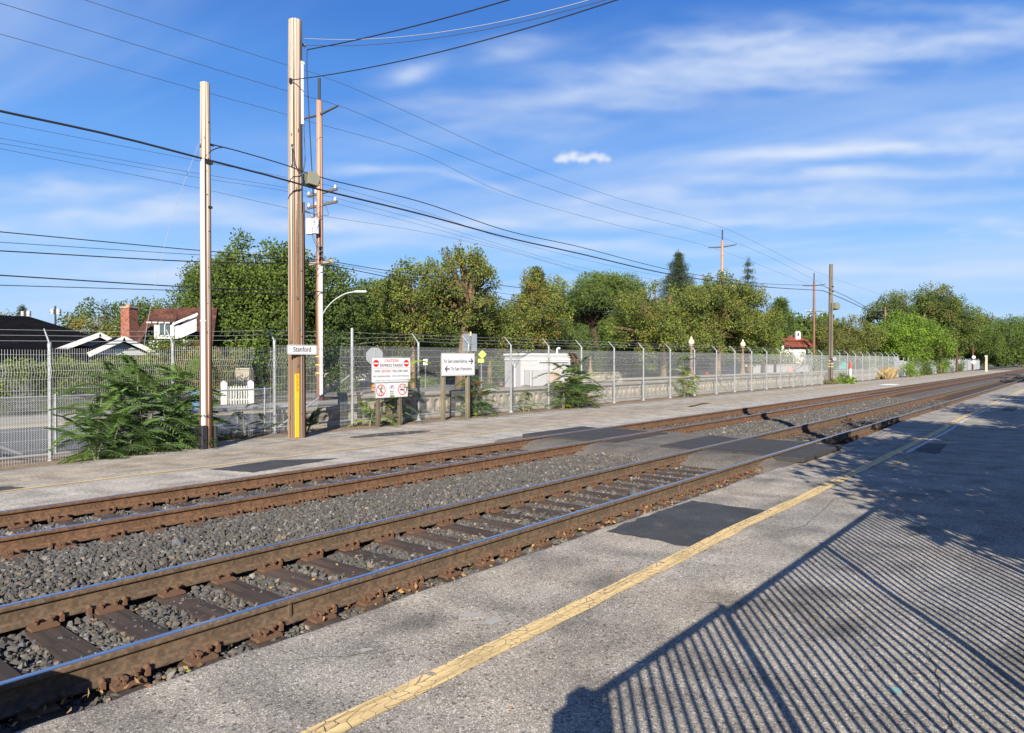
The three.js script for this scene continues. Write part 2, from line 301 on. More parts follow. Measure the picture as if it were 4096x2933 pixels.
// bed under the tracks
const hBed = (x, d) => -0.125 + 0.02 * fbm(x * 1.2, d * 1.2, 4.4, 3) + 0.055 * smooth(6.7, 7.3, d) * smooth(8.6, 8.0, d);
setting('track_bed', sheet([...steps(-4, 40, 0.22), ...steps(41, 420, 6)], steps(4.2, 11.0, 0.17), (x, d) => [x, d], hBed, null, 1.1), bedMat);
// one ground sheet to the horizon
setting('ground', new THREE.PlaneGeometry(3000, 3000, 1, 1).rotateX(-Math.PI / 2).translate(400, -0.26, -400), M({ map: rep(dirtTex, 400, 400), color: lin(0.36, 0.31, 0.22), roughness: 1 }));

// ---------------------------------------------------------------- tracks
function railShape() {
  const s = new THREE.Shape(), half = [[0.075, 0], [0.075, 0.011], [0.03, 0.026], [0.011, 0.04], [0.009, 0.085], [0.011, 0.127], [0.034, 0.138], [0.037, 0.146], [0.0365, 0.166], [0.028, 0.1765]];
  s.moveTo(0, 0); half.forEach(([a, b]) => s.lineTo(a, b)); half.slice().reverse().forEach(([a, b]) => s.lineTo(-a, b)); s.closePath(); return s;
}
const RAIL_LEN = 440;
const railG = new THREE.ExtrudeGeometry(railShape(), { depth: RAIL_LEN, bevelEnabled: false, steps: 1 }).rotateY(Math.PI / 2).translate(-20, 0, 0);
const topG = (() => { const s = new THREE.Shape(); [[-0.0278, 0], [-0.016, 0.0032], [0.016, 0.0032], [0.0278, 0], [0.0278, -0.003], [-0.0278, -0.003]].forEach(([a, b], i) => (i ? s.lineTo(a, b) : s.moveTo(a, b))); return new THREE.ExtrudeGeometry(s, { depth: RAIL_LEN, bevelEnabled: false }).rotateY(Math.PI / 2).translate(-20, 0.178, 0); })();
const plateG = (() => {
  const plate = new THREE.BoxGeometry(0.19, 0.02, 0.36); const spike = () => mergeGeometries([new THREE.BoxGeometry(0.017, 0.04, 0.017).translate(0, 0.02, 0), new THREE.BoxGeometry(0.032, 0.016, 0.042).translate(0, 0.042, 0)]);
  const sp = []; for (const sx of [-0.062, 0.045]) for (const sz of [-0.102, 0.102]) sp.push(spike().translate(sx + (sz > 0 ? 0.018 : 0), 0.012, sz));
  sp.push(spike().translate(-0.03, 0.008, 0.152));
  const shoulder = [-0.086, 0.086].map((z) => new THREE.BoxGeometry(0.19, 0.012, 0.014).translate(0, 0.014, z));
  return merge([plate, ...shoulder, ...sp]);
})();
const anchorG = merge([new THREE.BoxGeometry(0.028, 0.05, 0.05).translate(0, 0.0, 0.085), new THREE.BoxGeometry(0.024, 0.02, 0.19).translate(0, -0.024, 0), new THREE.SphereGeometry(0.026, 6, 5).scale(0.9, 1.1, 1).translate(0, 0.022, 0.082)]);
const tieG = [0, 1, 2].map((k) => {
  const g = new THREE.BoxGeometry(0.225, 0.18, 2.6, 2, 1, 14), p = g.attributes.position;
  for (let i = 0; i < p.count; i++) { const z = p.getZ(i); p.setX(i, p.getX(i) + 0.012 * N3(z * 1.5, k * 9, p.getY(i) * 3)); if (p.getY(i) > 0) p.setY(i, p.getY(i) - 0.010 * Math.abs(N3(z * 2, k * 5 + 1, p.getX(i) * 9)) - (Math.abs(p.getX(i)) > 0.1 ? 0.006 : 0)); }
  const uv = g.attributes.uv; for (let i = 0; i < uv.count; i++) uv.setXY(i, p.getX(i) * 1.4 + k * 0.3, p.getZ(i) * 0.4 + p.getY(i));
  g.computeVertexNormals(); return g;
});
const inCrossing = (x) => x > 13.5 && x < 17.1;
TRACKS.forEach((c, t) => {
  const track = new THREE.Group(); track.name = numbered('railway_track'); track.userData.kind = 'structure'; track.position.z = -c; scene.add(track);
  for (const s of [0, 1]) {
    const r = part('rail', railG, t ? railMat2 : railMat, track); r.position.set(0, TOR - 0.181, -(RAILS[t * 2 + s] - c));
    part('running_surface', topG, railTopMat, r);
    for (const x of t ? [6.4 + s * 2, 23] : s ? [11.2, 29] : [3.14, 9.9, 24.5]) part('weld_collar', merge([rbox(0.034, 0.125, 0.052, 0.008, x, 0.078, 0), rbox(0.036, 0.02, 0.156, 0.006, x, 0.008, 0), rbox(0.034, 0.022, 0.079, 0.006, x, 0.152, 0)]), t ? railMat2 : railMat, r);
  }
  const n = 92;
  for (let k = -4; k < n; k++) {
    const x = 1.89 + k * 0.487 + rr(-0.02, 0.02); if (inCrossing(x)) continue;
    const m = part('sleeper', tieG[k & 1 ? 1 : (k % 3 ? 0 : 2)], tieMats[Math.floor(rand() * 3)], track);
    m.position.set(x, -0.161 + rr(-0.006, 0.004), rr(-0.04, 0.04)); m.rotation.y = rr(-0.012, 0.012);
    for (const s of [0, 1]) {
      const z = -(RAILS[t * 2 + s] - c) - m.position.z;
      const p = part('tie_plate', plateG, plateMat, m); p.position.set(0, 0.098 - 0.161 - m.position.y, z); if (s) p.rotation.y = Math.PI;
      if (rand() < 0.8) { const a = part('rail_anchor', anchorG, plateMat, m); a.position.set(0.135, 0.118 - 0.161 - m.position.y, z); }
      if (rand() < 0.35) { const a = part('rail_anchor', anchorG, plateMat, m); a.position.set(-0.135, 0.118 - 0.161 - m.position.y, z); }
    }
  }
  const far = []; for (let k = n; k < 420; k++) { const x = 1.89 + k * 0.487; far.push(box(0.225, 0.16, 2.6, x, -0.151, 0)); for (const s of [0, 1]) far.push(box(0.19, 0.02, 0.36, x, -0.061, -(RAILS[t * 2 + s] - c))); }
  const fm = part('distant_sleepers', far, tieMats[1], track); fm.userData.kind = 'stuff';
});
// ---------------------------------------------------------------- ballast stones
{
  const geos = []; const r = RNG(99);
  for (let k = 0; k < 6; k++) {
    const g = new THREE.IcosahedronGeometry(1, 0), p = g.attributes.position, seen = new Map();
    const cut = [...Array(4)].map(() => [V(r() - 0.5, r() - 0.5, r() - 0.5).normalize(), 0.55 + 0.3 * r()]);
    for (let i = 0; i < p.count; i++) {
      const key = [p.getX(i), p.getY(i), p.getZ(i)].map((q) => q.toFixed(2)).join(); if (!seen.has(key)) seen.set(key, 0.78 + 0.5 * r());
      const q = V(p.getX(i), p.getY(i), p.getZ(i)).multiplyScalar(seen.get(key)); q.x *= 1.25; q.y *= 0.78;
      for (const [nrm, dd] of cut) { const e = q.dot(nrm) - dd; if (e > 0) q.addScaledVector(nrm, -e); }
      p.setXYZ(i, q.x, q.y, q.z);
    }
    g.computeVertexNormals(); geos.push(g);
  }
  const stoneMat = M({ color: lin(1, 1, 1), roughness: 0.95, flatShading: true });
  const lists = geos.map(() => []);
  const zones = [[4.40, 4.79, 0.9, -0.118], [4.86, 6.25, 0.85, -0.112], [6.37, 8.72, 1.25, -0.075], [8.83, 10.22, 0.9, -0.108], [10.34, 11.0, 1, -0.09]];
  const put = (x, d, y, s) => {
    const k = Math.floor(r() * geos.length), q = new THREE.Quaternion().setFromEuler(new THREE.Euler(r() * 6.3, r() * 6.3, r() * 6.3)), sc = s * (0.55 + 0.75 * r() + (r() < 0.06 ? 0.5 : 0));
    const t = r(), v = 0.042 + 0.066 * r() * r() + (r() < 0.05 ? 0.08 : 0), c = t < 0.10 ? [1.35, 1.05, 0.78] : t < 0.30 ? [1.08, 0.98, 0.9] : t < 0.36 ? [1.0, 0.98, 1.06] : [1.04, 0.96, 0.87];
    lists[k].push([new THREE.Matrix4().compose(V(x, y, -d), q, V(sc * (0.8 + 0.5 * r()), sc, sc * (0.8 + 0.5 * r()))), lin(v * c[0], v * c[1], v * c[2])]);
  };
  for (const [d0, d1, dens, y0] of zones) {
    for (const [x0, x1, den, s] of [[0.4, 7, 1350, 0.0225], [7, 13.6, 950, 0.025], [16.9, 26, 520, 0.029], [26, 42, 260, 0.037]]) {
      const n = Math.round((x1 - x0) * (d1 - d0) * den * dens);
      for (let i = 0; i < n; i++) {
        const x = x0 + (x1 - x0) * r(), d = d0 + (d1 - d0) * r();
        const mid = d0 > 6.3 && d1 < 8.8, heap = mid ? 0.05 * smooth(6.75, 7.3, d) * smooth(8.5, 7.9, d) : 0, skew = mid && (d < 6.95 || d > 8.2) ? -0.018 : 0;
        const infill = x > 12.6 - 0.3 * N3(d * 2, 5, 1) && x < 17.8 + 0.3 * N3(d * 2, 9, 1) && d > 4.9; if (infill && r() < 0.96) continue;
        put(x, d, y0 + heap + skew + 0.02 * fbm(x * 1.4, d * 1.4, 2, 2) + (r() - 0.62) * 0.045, s);
      }
    }
  }
  // a few odd, larger rocks
  put(3.62, 7.62, -0.01, 0.062); put(9.35, 5.25, -0.035, 0.095); put(9.5, 5.28, -0.04, 0.06); put(5.9, 7.4, 0, 0.05); put(7.9, 8.3, -0.03, 0.05);
  const heap = new THREE.Group(); heap.name = 'ballast'; heap.userData = { kind: 'stuff', label: 'grey brown crushed stone ballast between and around both tracks', category: 'ballast' }; scene.add(heap);
  lists.forEach((L, k) => {
    const im = new THREE.InstancedMesh(geos[k], stoneMat, L.length); L.forEach(([m, c], i) => { im.setMatrixAt(i, m); im.setColorAt(i, c); });
    im.name = 'ballast_stones'; im.userData = { kind: 'stuff' }; prep(im); heap.add(im);
  });
}
// ---------------------------------------------------------------- crossing of planks over both tracks
{
  const cr = thing('pedestrian_crossing', 'black panelled walkway crossing both railway tracks', 'crossing', [0, 0, 0]);
  const slab = (x0, x1, d0, d1, y, th = 0.1, dip = 0) => { const g = rbox(x1 - x0, th, d1 - d0, 0.014); g.rotateX(dip); return g.translate((x0 + x1) / 2, y - th / 2, -(d0 + d1) / 2); };
  const [a, b, c, d] = RAILS;
  for (const [d0, d1, y, dip] of [[4.17, a - 0.06, 0.105, -0.04], [a + 0.075, (a + b) / 2 - 0.012, 0.118, 0], [(a + b) / 2 + 0.012, b - 0.075, 0.118, 0], [b + 0.06, 7.22, 0.105, 0.035], [8.38, c - 0.06, 0.105, -0.05], [c + 0.075, (c + d) / 2 - 0.01, 0.118, 0], [(c + d) / 2 + 0.01, d - 0.075, 0.118, 0], [d + 0.06, 11.0, 0.105, 0.05]])
    part('crossing_panel', slab(13.93 + rr(-0.06, 0.06), 16.68 + rr(-0.06, 0.06), d0, d1, y, 0.1, dip), rubberMat, cr);
  const infillH = (x, dd) => { const e = Math.min(x - 12.35 + 0.25 * N3(dd * 1.7, 3, 0), 18.3 - x + 0.3 * N3(dd * 1.7, 8, 0)); return mix(-0.15, 0.078, smooth(0, 1.25, e)) + 0.012 * fbm(x * 3, dd * 3, 2, 3); };
  const infillTone = (x, dd) => { const v = 1 + 0.4 * fbm(x * 0.9, dd * 0.9, 7, 4); return [v * 0.25, v * 0.215, v * 0.175]; };
  for (const [d0, d1] of [[4.3, a - 0.045], [a + 0.05, b - 0.05], [b + 0.045, c - 0.045], [c + 0.05, d - 0.05], [d + 0.045, 11.2]])
    part('asphalt_infill', sheet(steps(12.2, 18.5, 0.1), steps(d0, d1, 0.09), (x, q) => [x, q], (x, q) => Math.min(infillH(x, q), q < 4.75 || q > 10.4 ? 0.03 : 1) + (q < 4.75 ? -0.02 : 0), infillTone), asphaltMat, cr);
}
// ---------------------------------------------------------------- patches and painted lines
const bil = (q) => (s, t) => [0, 1].map((k) => mix(mix(q[0][k], q[1][k], s), mix(q[3][k], q[2][k], s), t));
function patch(name, quad, h, mat, up = 0.004, color, wob = 0.02) {
  const B = bil(quad), u = steps(0, 1, 1 / 26), r = steps(0, 1, 1 / 14);
  return setting(name, sheet(u, r, (s, t) => { const [x, d] = B(s, t); const e = (s === 0 || s === 1 || t === 0 || t === 1) ? 1 : 0; return [x + e * wob * N3(d * 9, x * 9, 1), d + e * wob * N3(x * 8, d * 8, 4)]; }, (x, d) => h(x, d) + up, color), mat);
}
const tarTone = (x, d) => { const v = 0.085 * (1 + 0.5 * fbm(x * 1.5, d * 1.5, 3, 4)) + 0.10 * smooth(0.18, 0.5, fbm(x * 3.1, d * 3.1, 17, 4)); return [v, v * 0.99, v * 0.98]; };
patch('tar_patch', [[6.97, 4.29], [9.25, 4.3], [9.29, 3.25], [6.96, 3.23]], hNear, tarMat, 0.006, tarTone, 0.05);
patch('tar_patch', [[17.45, 2.9], [19.3, 2.95], [19.3, 2.52], [17.16, 2.44]], hNear, tarMat, 0.006, tarTone, 0.05);
patch('tar_patch', [[33.5, 2.6], [36.2, 2.62], [36.3, 2.2], [33.4, 2.18]], hNear, tarMat, 0.006, tarTone, 0.05);
patch('tar_patch', [[6.49, 12.42], [7.84, 12.58], [8.85, 11.76], [6.78, 11.47]], hFar, tarMat, 0.006, tarTone, 0.05);
patch('tar_patch', [[2.2, 13.3], [3.55, 13.24], [3.76, 12.8], [2.2, 12.66]], hFar, tarMat, 0.006, tarTone, 0.05);
patch('tar_patch', [[28.1, 13.3], [31.19, 13.9], [31.19, 13.5], [28.1, 12.94]], hFar, tarMat, 0.006, tarTone, 0.05);
{ // an old lens-shaped repair, worn through in places
  const n = 40, xs = steps(0, 1, 1 / 60);
  const al = tileNoise(256, 10, 61, 5); const at = dataTex(256, 256, (x, y) => { const v = al[y * 256 + x] > 0.30 ? 0 : 1; return [v, v, v]; }, false);
  const m = M({ map: asColor, color: lin(0.10, 0.10, 0.105), roughness: 0.9, alphaMap: at, alphaTest: 0.5 });
  setting('tar_patch', sheet(xs, steps(-1, 1, 0.2), (s, t) => [11.5 + s * 2.6 + 0.02 * N3(s * 30, t, 1), 14.78 - s * 0.25 + t * 0.42 * Math.sqrt(Math.max(0.002, Math.sin(s * Math.PI))) + 0.03 * N3(s * 20, t * 3, 7)], (x, d) => hFar(x, d) + 0.006, null, 1.1), m);
}
patch('painted_panel', [[62.5, 13.0], [65.6, 13.1], [66.1, 12.05], [62.95, 11.8]], hFar, plain(0.62, 0.62, 0.62, 0.8), 0.006);
const crackTex = (seed, cells, thr) => {
  const w = 1024, h = 128, r = RNG(seed), n = tileNoise(1024, 12, seed + 3, 5), P = []; const cx = cells, cy = 3;
  for (let i = 0; i < cx * cy; i++) P.push([r(), r()]);
  return dataTex(w, h, (x, y) => {
    const k = n[y * 1024 + x], u = x / w * cx + k * 0.5, v = y / h * cy + n[(y + 300) * 1024 + x] * 0.5, iu = Math.floor(u), iv = Math.floor(v); let b = 9, b2 = 9;
    for (let j = -1; j <= 1; j++) for (let i = -1; i <= 1; i++) { const p = P[((iv + j + cy) % cy) * cx + ((iu + i) % cx + cx) % cx], q = Math.hypot(iu + i + p[0] - u, iv + j + p[1] - v); if (q < b) { b2 = b; b = q; } else if (q < b2) b2 = q; }
    const edge = Math.min(y, h - 1 - y) / h, gone = (b2 - b) < thr * (0.4 + 1.6 * Math.max(0, n[(y * 1024 + (x * 3) % 1024)] + 0.25)) || edge < 0.02 + 0.10 * Math.max(0, k + 0.05) || n[(y + 500) * 1024 + x] > 0.52;
    const q = gone ? 0 : 1; return [q, q, q];
  }, false);
};
const paintTone = tileNoise(512, 9, 33, 5), paintTex = dataTex(512, 512, (x, y) => { const v = 0.88 + paintTone[y * 512 + x] * 0.22; return [v, v, v]; });
function line(name, xs, center, width, h, mat, up = 0.007) {
  const g = sheet(xs, steps(-0.5, 0.5, 0.125), (x, t) => [x, center(x) + t * width + (Math.abs(t) === 0.5 ? 0.008 * N3(x * 7, t * 3, 2) : 0)], (x, d) => h(x, d) + up);
  const uv = g.attributes.uv, p = g.attributes.position; let i = 0; for (const x of xs) for (const t of steps(-0.5, 0.5, 0.125)) { uv.setXY(i, x / 3.1, t + 0.5); i++; }
  return setting(name, g, mat);
}
const paint = (c, alpha) => M({ map: paintTex, color: lin(...c), roughness: 0.7, alphaMap: alpha, alphaTest: 0.5 });
const yellow = [0.66, 0.475, 0.215];
const nearY = (x) => 3.14 + 0.02 * N3(x * 0.3, 4, 2) + 0.02 * smooth(6.2, 7, x) * smooth(11.5, 9, x) + 0.02 * smooth(11, 13, x) + 0.12 * smooth(22, 27, x);
line('yellow_line', [...steps(-2, 20, 0.06), ...steps(20.2, 150, 1)], nearY, 0.19, hNear, paint(yellow, crackTex(3, 34, 0.055)));
line('white_line', [...steps(17, 24, 0.1), ...steps(24.3, 150, 1)], (x) => nearY(x) - 0.19, 0.10, hNear, paint([0.62, 0.61, 0.60], crackTex(8, 30, 0.12)));
line('yellow_line', steps(14.2, 16.6, 0.06), (x) => 2.8, 0.12, hNear, paint([0.5, 0.37, 0.16], crackTex(15, 40, 0.30)));
const farY = (x) => 12.76 + 0.03 * N3(x * 0.2, 2, 8) - 0.42 * smooth(17, 25, x) + 0.96 * smooth(25, 30.5, x) + 0.06 * smooth(31, 60, x);
line('yellow_line', [...steps(-1, 34, 0.1), ...steps(34.5, 150, 0.8)], farY, 0.11, hFar, paint([0.68, 0.46, 0.17], crackTex(5, 34, 0.05)));
line('white_line', [...steps(28.5, 34, 0.1), ...steps(34.5, 90, 0.8)], (x) => 12.05 + 0.06 * N3(x * 0.3, 1, 1), 0.06, hFar, paint([0.5, 0.49, 0.47], crackTex(25, 30, 0.25)));
{ // chalky scuffs and small spray marks on the platforms
  const al = tileNoise(256, 14, 71, 5); const a = dataTex(256, 256, (x, y) => { const v = al[y * 256 + x] > 0.22 ? 1 : 0; return [v, v, v]; }, false);
  const mk = (c) => M({ color: lin(...c), alphaMap: a, alphaTest: 0.5, roughness: 1 });
  patch('paint_scuff', [[3.96, 3.98], [4.16, 3.93], [4.1, 3.42], [3.93, 3.45]], hNear, mk([0.27, 0.255, 0.235]), 0.005);
  patch('paint_scuff', [[3.0, 3.85], [3.3, 3.8], [3.28, 3.74], [2.98, 3.78]], hNear, mk([0.27, 0.255, 0.235]), 0.005);
  patch('paint_scuff', [[2.75, 2.42], [2.9, 2.44], [2.92, 2.32], [2.78, 2.28]], hNear, mk([0.16, 0.07, 0.04]), 0.005);
  patch('paint_scuff', [[4.9, 15.9], [5.6, 15.75], [5.62, 15.62], [4.9, 15.72]], hFar, mk([0.75, 0.24, 0.15]), 0.006);
  patch('paint_scuff', [[14.2, 15.1], [15.4, 14.9], [15.4, 14.8], [14.2, 14.95]], hFar, mk([0.75, 0.32, 0.24]), 0.006);
  patch('paint_scuff', [[22.8, 14.8], [25.4, 14.6], [25.4, 14.3], [22.8, 14.5]], hFar, mk([0.72, 0.38, 0.30]), 0.006);
  patch('paint_scuff', [[4.55, 0.93], [5.2, 0.95], [5.2, 0.83], [4.5, 0.85]], hNear, mk([0.17, 0.28, 0.25]), 0.005);
}
{ // cracks in the paving: thin dark gaps filled with dirt
  const crackMat = plain(0.045, 0.04, 0.034, 1), r = RNG(640);
  const crack = (pts, h, w) => {
    const P = []; for (let i = 0; i < pts.length - 1; i++) for (let k = 0; k < 14; k++) { const t = k / 14; P.push([mix(pts[i][0], pts[i + 1][0], t), mix(pts[i][1], pts[i + 1][1], t)]); } P.push(pts[pts.length - 1]);
    P.forEach((p, i) => { p[0] += 0.05 * N3(i * 0.31, pts[0][0], 2) + 0.015 * (r() - 0.5); p[1] += 0.06 * N3(i * 0.27, pts[0][1], 8) + 0.015 * (r() - 0.5); });
    const pos = [], ix = []; P.forEach(([x, d], i) => { const q = P[Math.min(i + 1, P.length - 1)], o = P[Math.max(i - 1, 0)], tx = q[0] - o[0], td = q[1] - o[1], L = Math.hypot(tx, td) || 1, ww = w * (0.35 + 0.9 * r()) * Math.sin(Math.PI * (0.06 + 0.88 * i / (P.length - 1))); for (const s of [-1, 1]) { const X = x - td / L * ww * s, D = d + tx / L * ww * s; pos.push(X, h(X, D) + 0.0035, -D); } if (i) ix.push(i * 2 - 2, i * 2, i * 2 - 1, i * 2 - 1, i * 2, i * 2 + 1); });
    const g = new THREE.BufferGeometry(); g.setAttribute('position', new THREE.Float32BufferAttribute(pos, 3)); g.setAttribute('uv', new THREE.Float32BufferAttribute(new Float32Array(pos.length / 3 * 2), 2)); g.setIndex(ix); g.computeVertexNormals(); setting('paving_crack', g, crackMat);
  };
  crack([[3.2, 0.2], [4.2, 0.55], [4.6, 0.6], [5.6, 0.85]], hNear, 0.005); crack([[12.2, 4.3], [13.1, 4.0], [14.6, 3.9]], hNear, 0.012); crack([[2.5, 4.2], [3.1, 3.7], [3.5, 3.5]], hNear, 0.004); crack([[7.2, 2.9], [8.8, 2.6], [10.6, 2.75], [12.5, 2.5]], hNear, 0.006); crack([[16, 4.3], [19, 4.05], [22, 4.2]], hNear, 0.012); crack([[5.2, 2.6], [5.6, 2.2], [5.4, 1.4]], hNear, 0.004);
  crack([[5, 16.1], [9, 15.5], [12.5, 15.4]], hFar, 0.012); crack([[16, 15.6], [20, 14.9], [26, 15.2]], hFar, 0.014); crack([[4, 13.6], [7, 14.1], [10, 13.7]], hFar, 0.008);
}
// ---------------------------------------------------------------- street beyond the fence
setting('street', sheet(steps(-30, 320, 10), [18.5, 22, 25.6], (x, d) => [x, d], () => -0.12, null, 2), roadMat);
setting('sidewalk', span(-30, 320, -0.3, 0.0, -29.6, -26.2), pavingMat);
setting('kerb', span(-30, 320, -0.3, 0.015, -26.2, -25.75), concreteMat);
setting('verge', span(-30, 320, -0.3, -0.03, -60, -29.6), M({ map: rep(dirtTex, 1, 1), color: lin(0.20, 0.16, 0.10), roughness: 1 }));
{ // side street leading away from the viewer, with a painted centre line
  const [ax, az] = bearing(790, 38), [bx, bz] = bearing(850, 260), dx = bx - ax, dz = bz - az, L = Math.hypot(dx, dz), nx = -dz / L, nz = dx / L;
  const strip = (o0, o1, y, t0 = 0, t1 = 1) => { const g = new THREE.BufferGeometry(), P = [[ax + dx * t0 + nx * o0, az + dz * t0 + nz * o0], [ax + dx * t0 + nx * o1, az + dz * t0 + nz * o1], [ax + dx * t1 + nx * o1, az + dz * t1 + nz * o1], [ax + dx * t1 + nx * o0, az + dz * t1 + nz * o0]]; g.setAttribute('position', new THREE.Float32BufferAttribute(P.flatMap(([x, z]) => [x, y, z]), 3)); g.setAttribute('uv', new THREE.Float32BufferAttribute(P.flatMap(([x, z]) => [x / 2, z / 2]), 2)); g.setIndex([0, 1, 2, 0, 2, 3]); g.computeVertexNormals(); if (g.attributes.normal.getY(0) < 0) { g.setIndex([0, 2, 1, 0, 3, 2]); g.computeVertexNormals(); } return g; };
  setting('side_street', strip(-5, 9, 0.012), M({ map: rep(asColor, 0.7, 0.7), color: lin(0.36, 0.35, 0.34), roughness: 0.9 }));
  setting('side_sidewalk', strip(-8, -5.4, 0.05, 0, 0.5), pavingMat);
  setting('yellow_line', strip(1.9, 2.05, 0.017, 0.02, 0.6), plain(0.55, 0.42, 0.12, 0.8));
}
// ---------------------------------------------------------------- mesh fence along the far platform
function settle(g, base) { g.position.set(...base); for (const c of g.children) { c.position.x -= base[0]; c.position.y -= base[1]; c.position.z -= base[2]; } return g; }
function prism(pts, r) {                                                    // three-sided wire through points
  const pos = [], nor = [], ix = [];
  pts.forEach((p, i) => {
    const q = pts[Math.min(i + 1, pts.length - 1)], o = pts[Math.max(i - 1, 0)], t = V(q[0] - o[0], q[1] - o[1], q[2] - o[2]).normalize(), a = V(0.31, 0.17, 0.9).cross(t).normalize(), b = t.clone().cross(a);
    for (let k = 0; k < 3; k++) { const n = a.clone().multiplyScalar(Math.cos(k * 2.094)).addScaledVector(b, Math.sin(k * 2.094)); nor.push(n.x, n.y, n.z); pos.push(p[0] + n.x * r, p[1] + n.y * r, p[2] + n.z * r); }
  });
  for (let i = 0; i < pts.length - 1; i++) for (let k = 0; k < 3; k++) { const a = i * 3 + k, b = i * 3 + (k + 1) % 3; ix.push(a, b, a + 3, b, b + 3, a + 3); }
  const g = new THREE.BufferGeometry(); g.setAttribute('position', new THREE.Float32BufferAttribute(pos, 3)); g.setAttribute('normal', new THREE.Float32BufferAttribute(nor, 3)); g.setAttribute('uv', new THREE.Float32BufferAttribute(new Float32Array(pos.length / 3 * 2), 2)); g.setIndex(ix); return g;
}
const FENCE_D = 17.4;
const postXs = [2.6, 5.5, 8.15, 10.95, 13.61, 16.37, 18.85, 21.28, 23.77, 26.23, 29.02, 31.88, 34.84, 37.88, 40.98, 43.85, 46.76, 49.64, 52.52, 55.38, 58.19, 60.11, 62.9, 65.58, 68.52, 71.25, 74.12, 76.97, 79.91, 82.59, 85.79, 88.81, 92.03, 94.0];
const fenceBase = (x) => -0.05 - 0.22 * smooth(13.2, 5, x);
const panelG = (() => {
  const L = 2.8, out = [], n = 56, prof = [[0.05, 0], [1.83, 0], [1.985, 0.07], [2.14, 0], [2.47, 0]];
  for (let i = 0; i <= n; i++) out.push(prism(prof.map(([y, z]) => [i / n * L, y, z]), 0.0034));
  for (const [y, z] of [[0.12, 0], [0.33, 0], [0.54, 0], [0.75, 0], [0.96, 0], [1.17, 0], [1.38, 0], [1.6, 0], [1.83, 0], [1.985, 0.07], [2.14, 0], [2.36, 0]]) out.push(prism([[0, y, z], [L, y, z]], 0.0038));
  return merge(out).translate(0, 0, 0.045);
})();
{
  const f = thing('mesh_fence', 'tall galvanised wire mesh fence with barbed wire arms behind the far platform', 'fence');
  const postG = new THREE.CylinderGeometry(0.037, 0.037, 2.58, 10).translate(0, 1.27, 0), capG = new THREE.CylinderGeometry(0.042, 0.042, 0.09, 10).translate(0, 2.56, 0), footG = new THREE.CylinderGeometry(0.045, 0.11, 0.1, 10).translate(0, 0.04, 0);
  const armG = merge([rod([0, 2.6, 0.01], [0, 2.93, -0.32], 0.022, 0.014, 6), box(0.05, 0.07, 0.05, 0, 2.6, 0)]);
  const tallG = merge([new THREE.CylinderGeometry(0.045, 0.045, 2.98, 12).translate(0, 1.49, 0), new THREE.SphereGeometry(0.05, 8, 5, 0, 6.3, 0, 1.6).translate(0, 2.97, 0)]);
  const band = new THREE.CylinderGeometry(0.052, 0.052, 0.03, 10);
  postXs.forEach((x, i) => {
    const y = fenceBase(x), tall = i === 4;
    const p = part('post', tall ? tallG : merge([postG, footG]), galv, f); p.position.set(x, y, -FENCE_D);
    if (tall) for (const h of [0.1, 0.55, 1.15, 1.75, 2.3, 2.62]) { const b = part('clamp_band', band, galvPaint, p); b.position.y = h; }
    else { part('post_cap', capG, galvPaint, p); part('barbed_arm', armG, galvPaint, p); }
    if (i === postXs.length - 1) return;
    const nx = postXs[i + 1], L = nx - x, y2 = fenceBase(nx);
    if (!(i === 2)) { const q = part('wire_panel', panelG, wireMat, f); q.position.set(x, (y + y2) / 2 + 0.0, -FENCE_D); q.scale.x = L / 2.8; }
    else { const q = part('wire_panel', panelG, wireMat, f); q.position.set(x, (y + y2) / 2, -FENCE_D); q.scale.x = L / 2.8; }
    part('bottom_rail', rod([x, y + 0.2, -FENCE_D - 0.02], [nx, y2 + 0.2, -FENCE_D - 0.02], 0.024, 0.024, 7), galv, f);
  });
  for (const [a, b, y0, y1] of [[2.6, 5.0, 1.45, 0.25], [10.95, 13.55, 0.12, 1.55], [26.3, 28.95, 1.5, 0.1], [40.98, 43.8, 1.55, 0.1], [55.38, 58.1, 1.5, 0.1], [71.25, 74.05, 1.5, 0.1]])
    part('brace', rod([a, fenceBase(a) + y0, -FENCE_D - 0.06], [b, fenceBase(b) + y1, -FENCE_D - 0.06], 0.03, 0.03, 8), galv, f);
  const arms = postXs.map((x, i) => (i === 4 ? null : x)).filter((x) => x !== null);
  for (const [k, yy, zz] of [[0, 2.66, -0.06], [1, 2.78, -0.18], [2, 2.9, -0.3]]) {
    const pts = []; postXs.forEach((x, i) => { const y = fenceBase(x); pts.push(i === 4 ? [x, y + 2.5 + k * 0.19, -FENCE_D - 0.05] : [x, y + yy, -FENCE_D + zz]); if (i < postXs.length - 1) { const q = postXs[i + 1]; pts.push([(x + q) / 2, (y + fenceBase(q)) / 2 + yy - 0.02, -FENCE_D + zz]); } });
    const barbs = []; for (let i = 0; i < 240; i++) { const x = 2.8 + i * 0.13; barbs.push(rod([x - 0.015, fenceBase(x) + yy - 0.025, -FENCE_D + zz], [x + 0.015, fenceBase(x) + yy + 0.012, -FENCE_D + zz], 0.0025, 0.0025, 3, true)); }
    part('barbed_wire', [prism(pts, 0.004)], wireMat, f);
  }
  settle(f, [postXs[0], -0.27, -FENCE_D]);
}
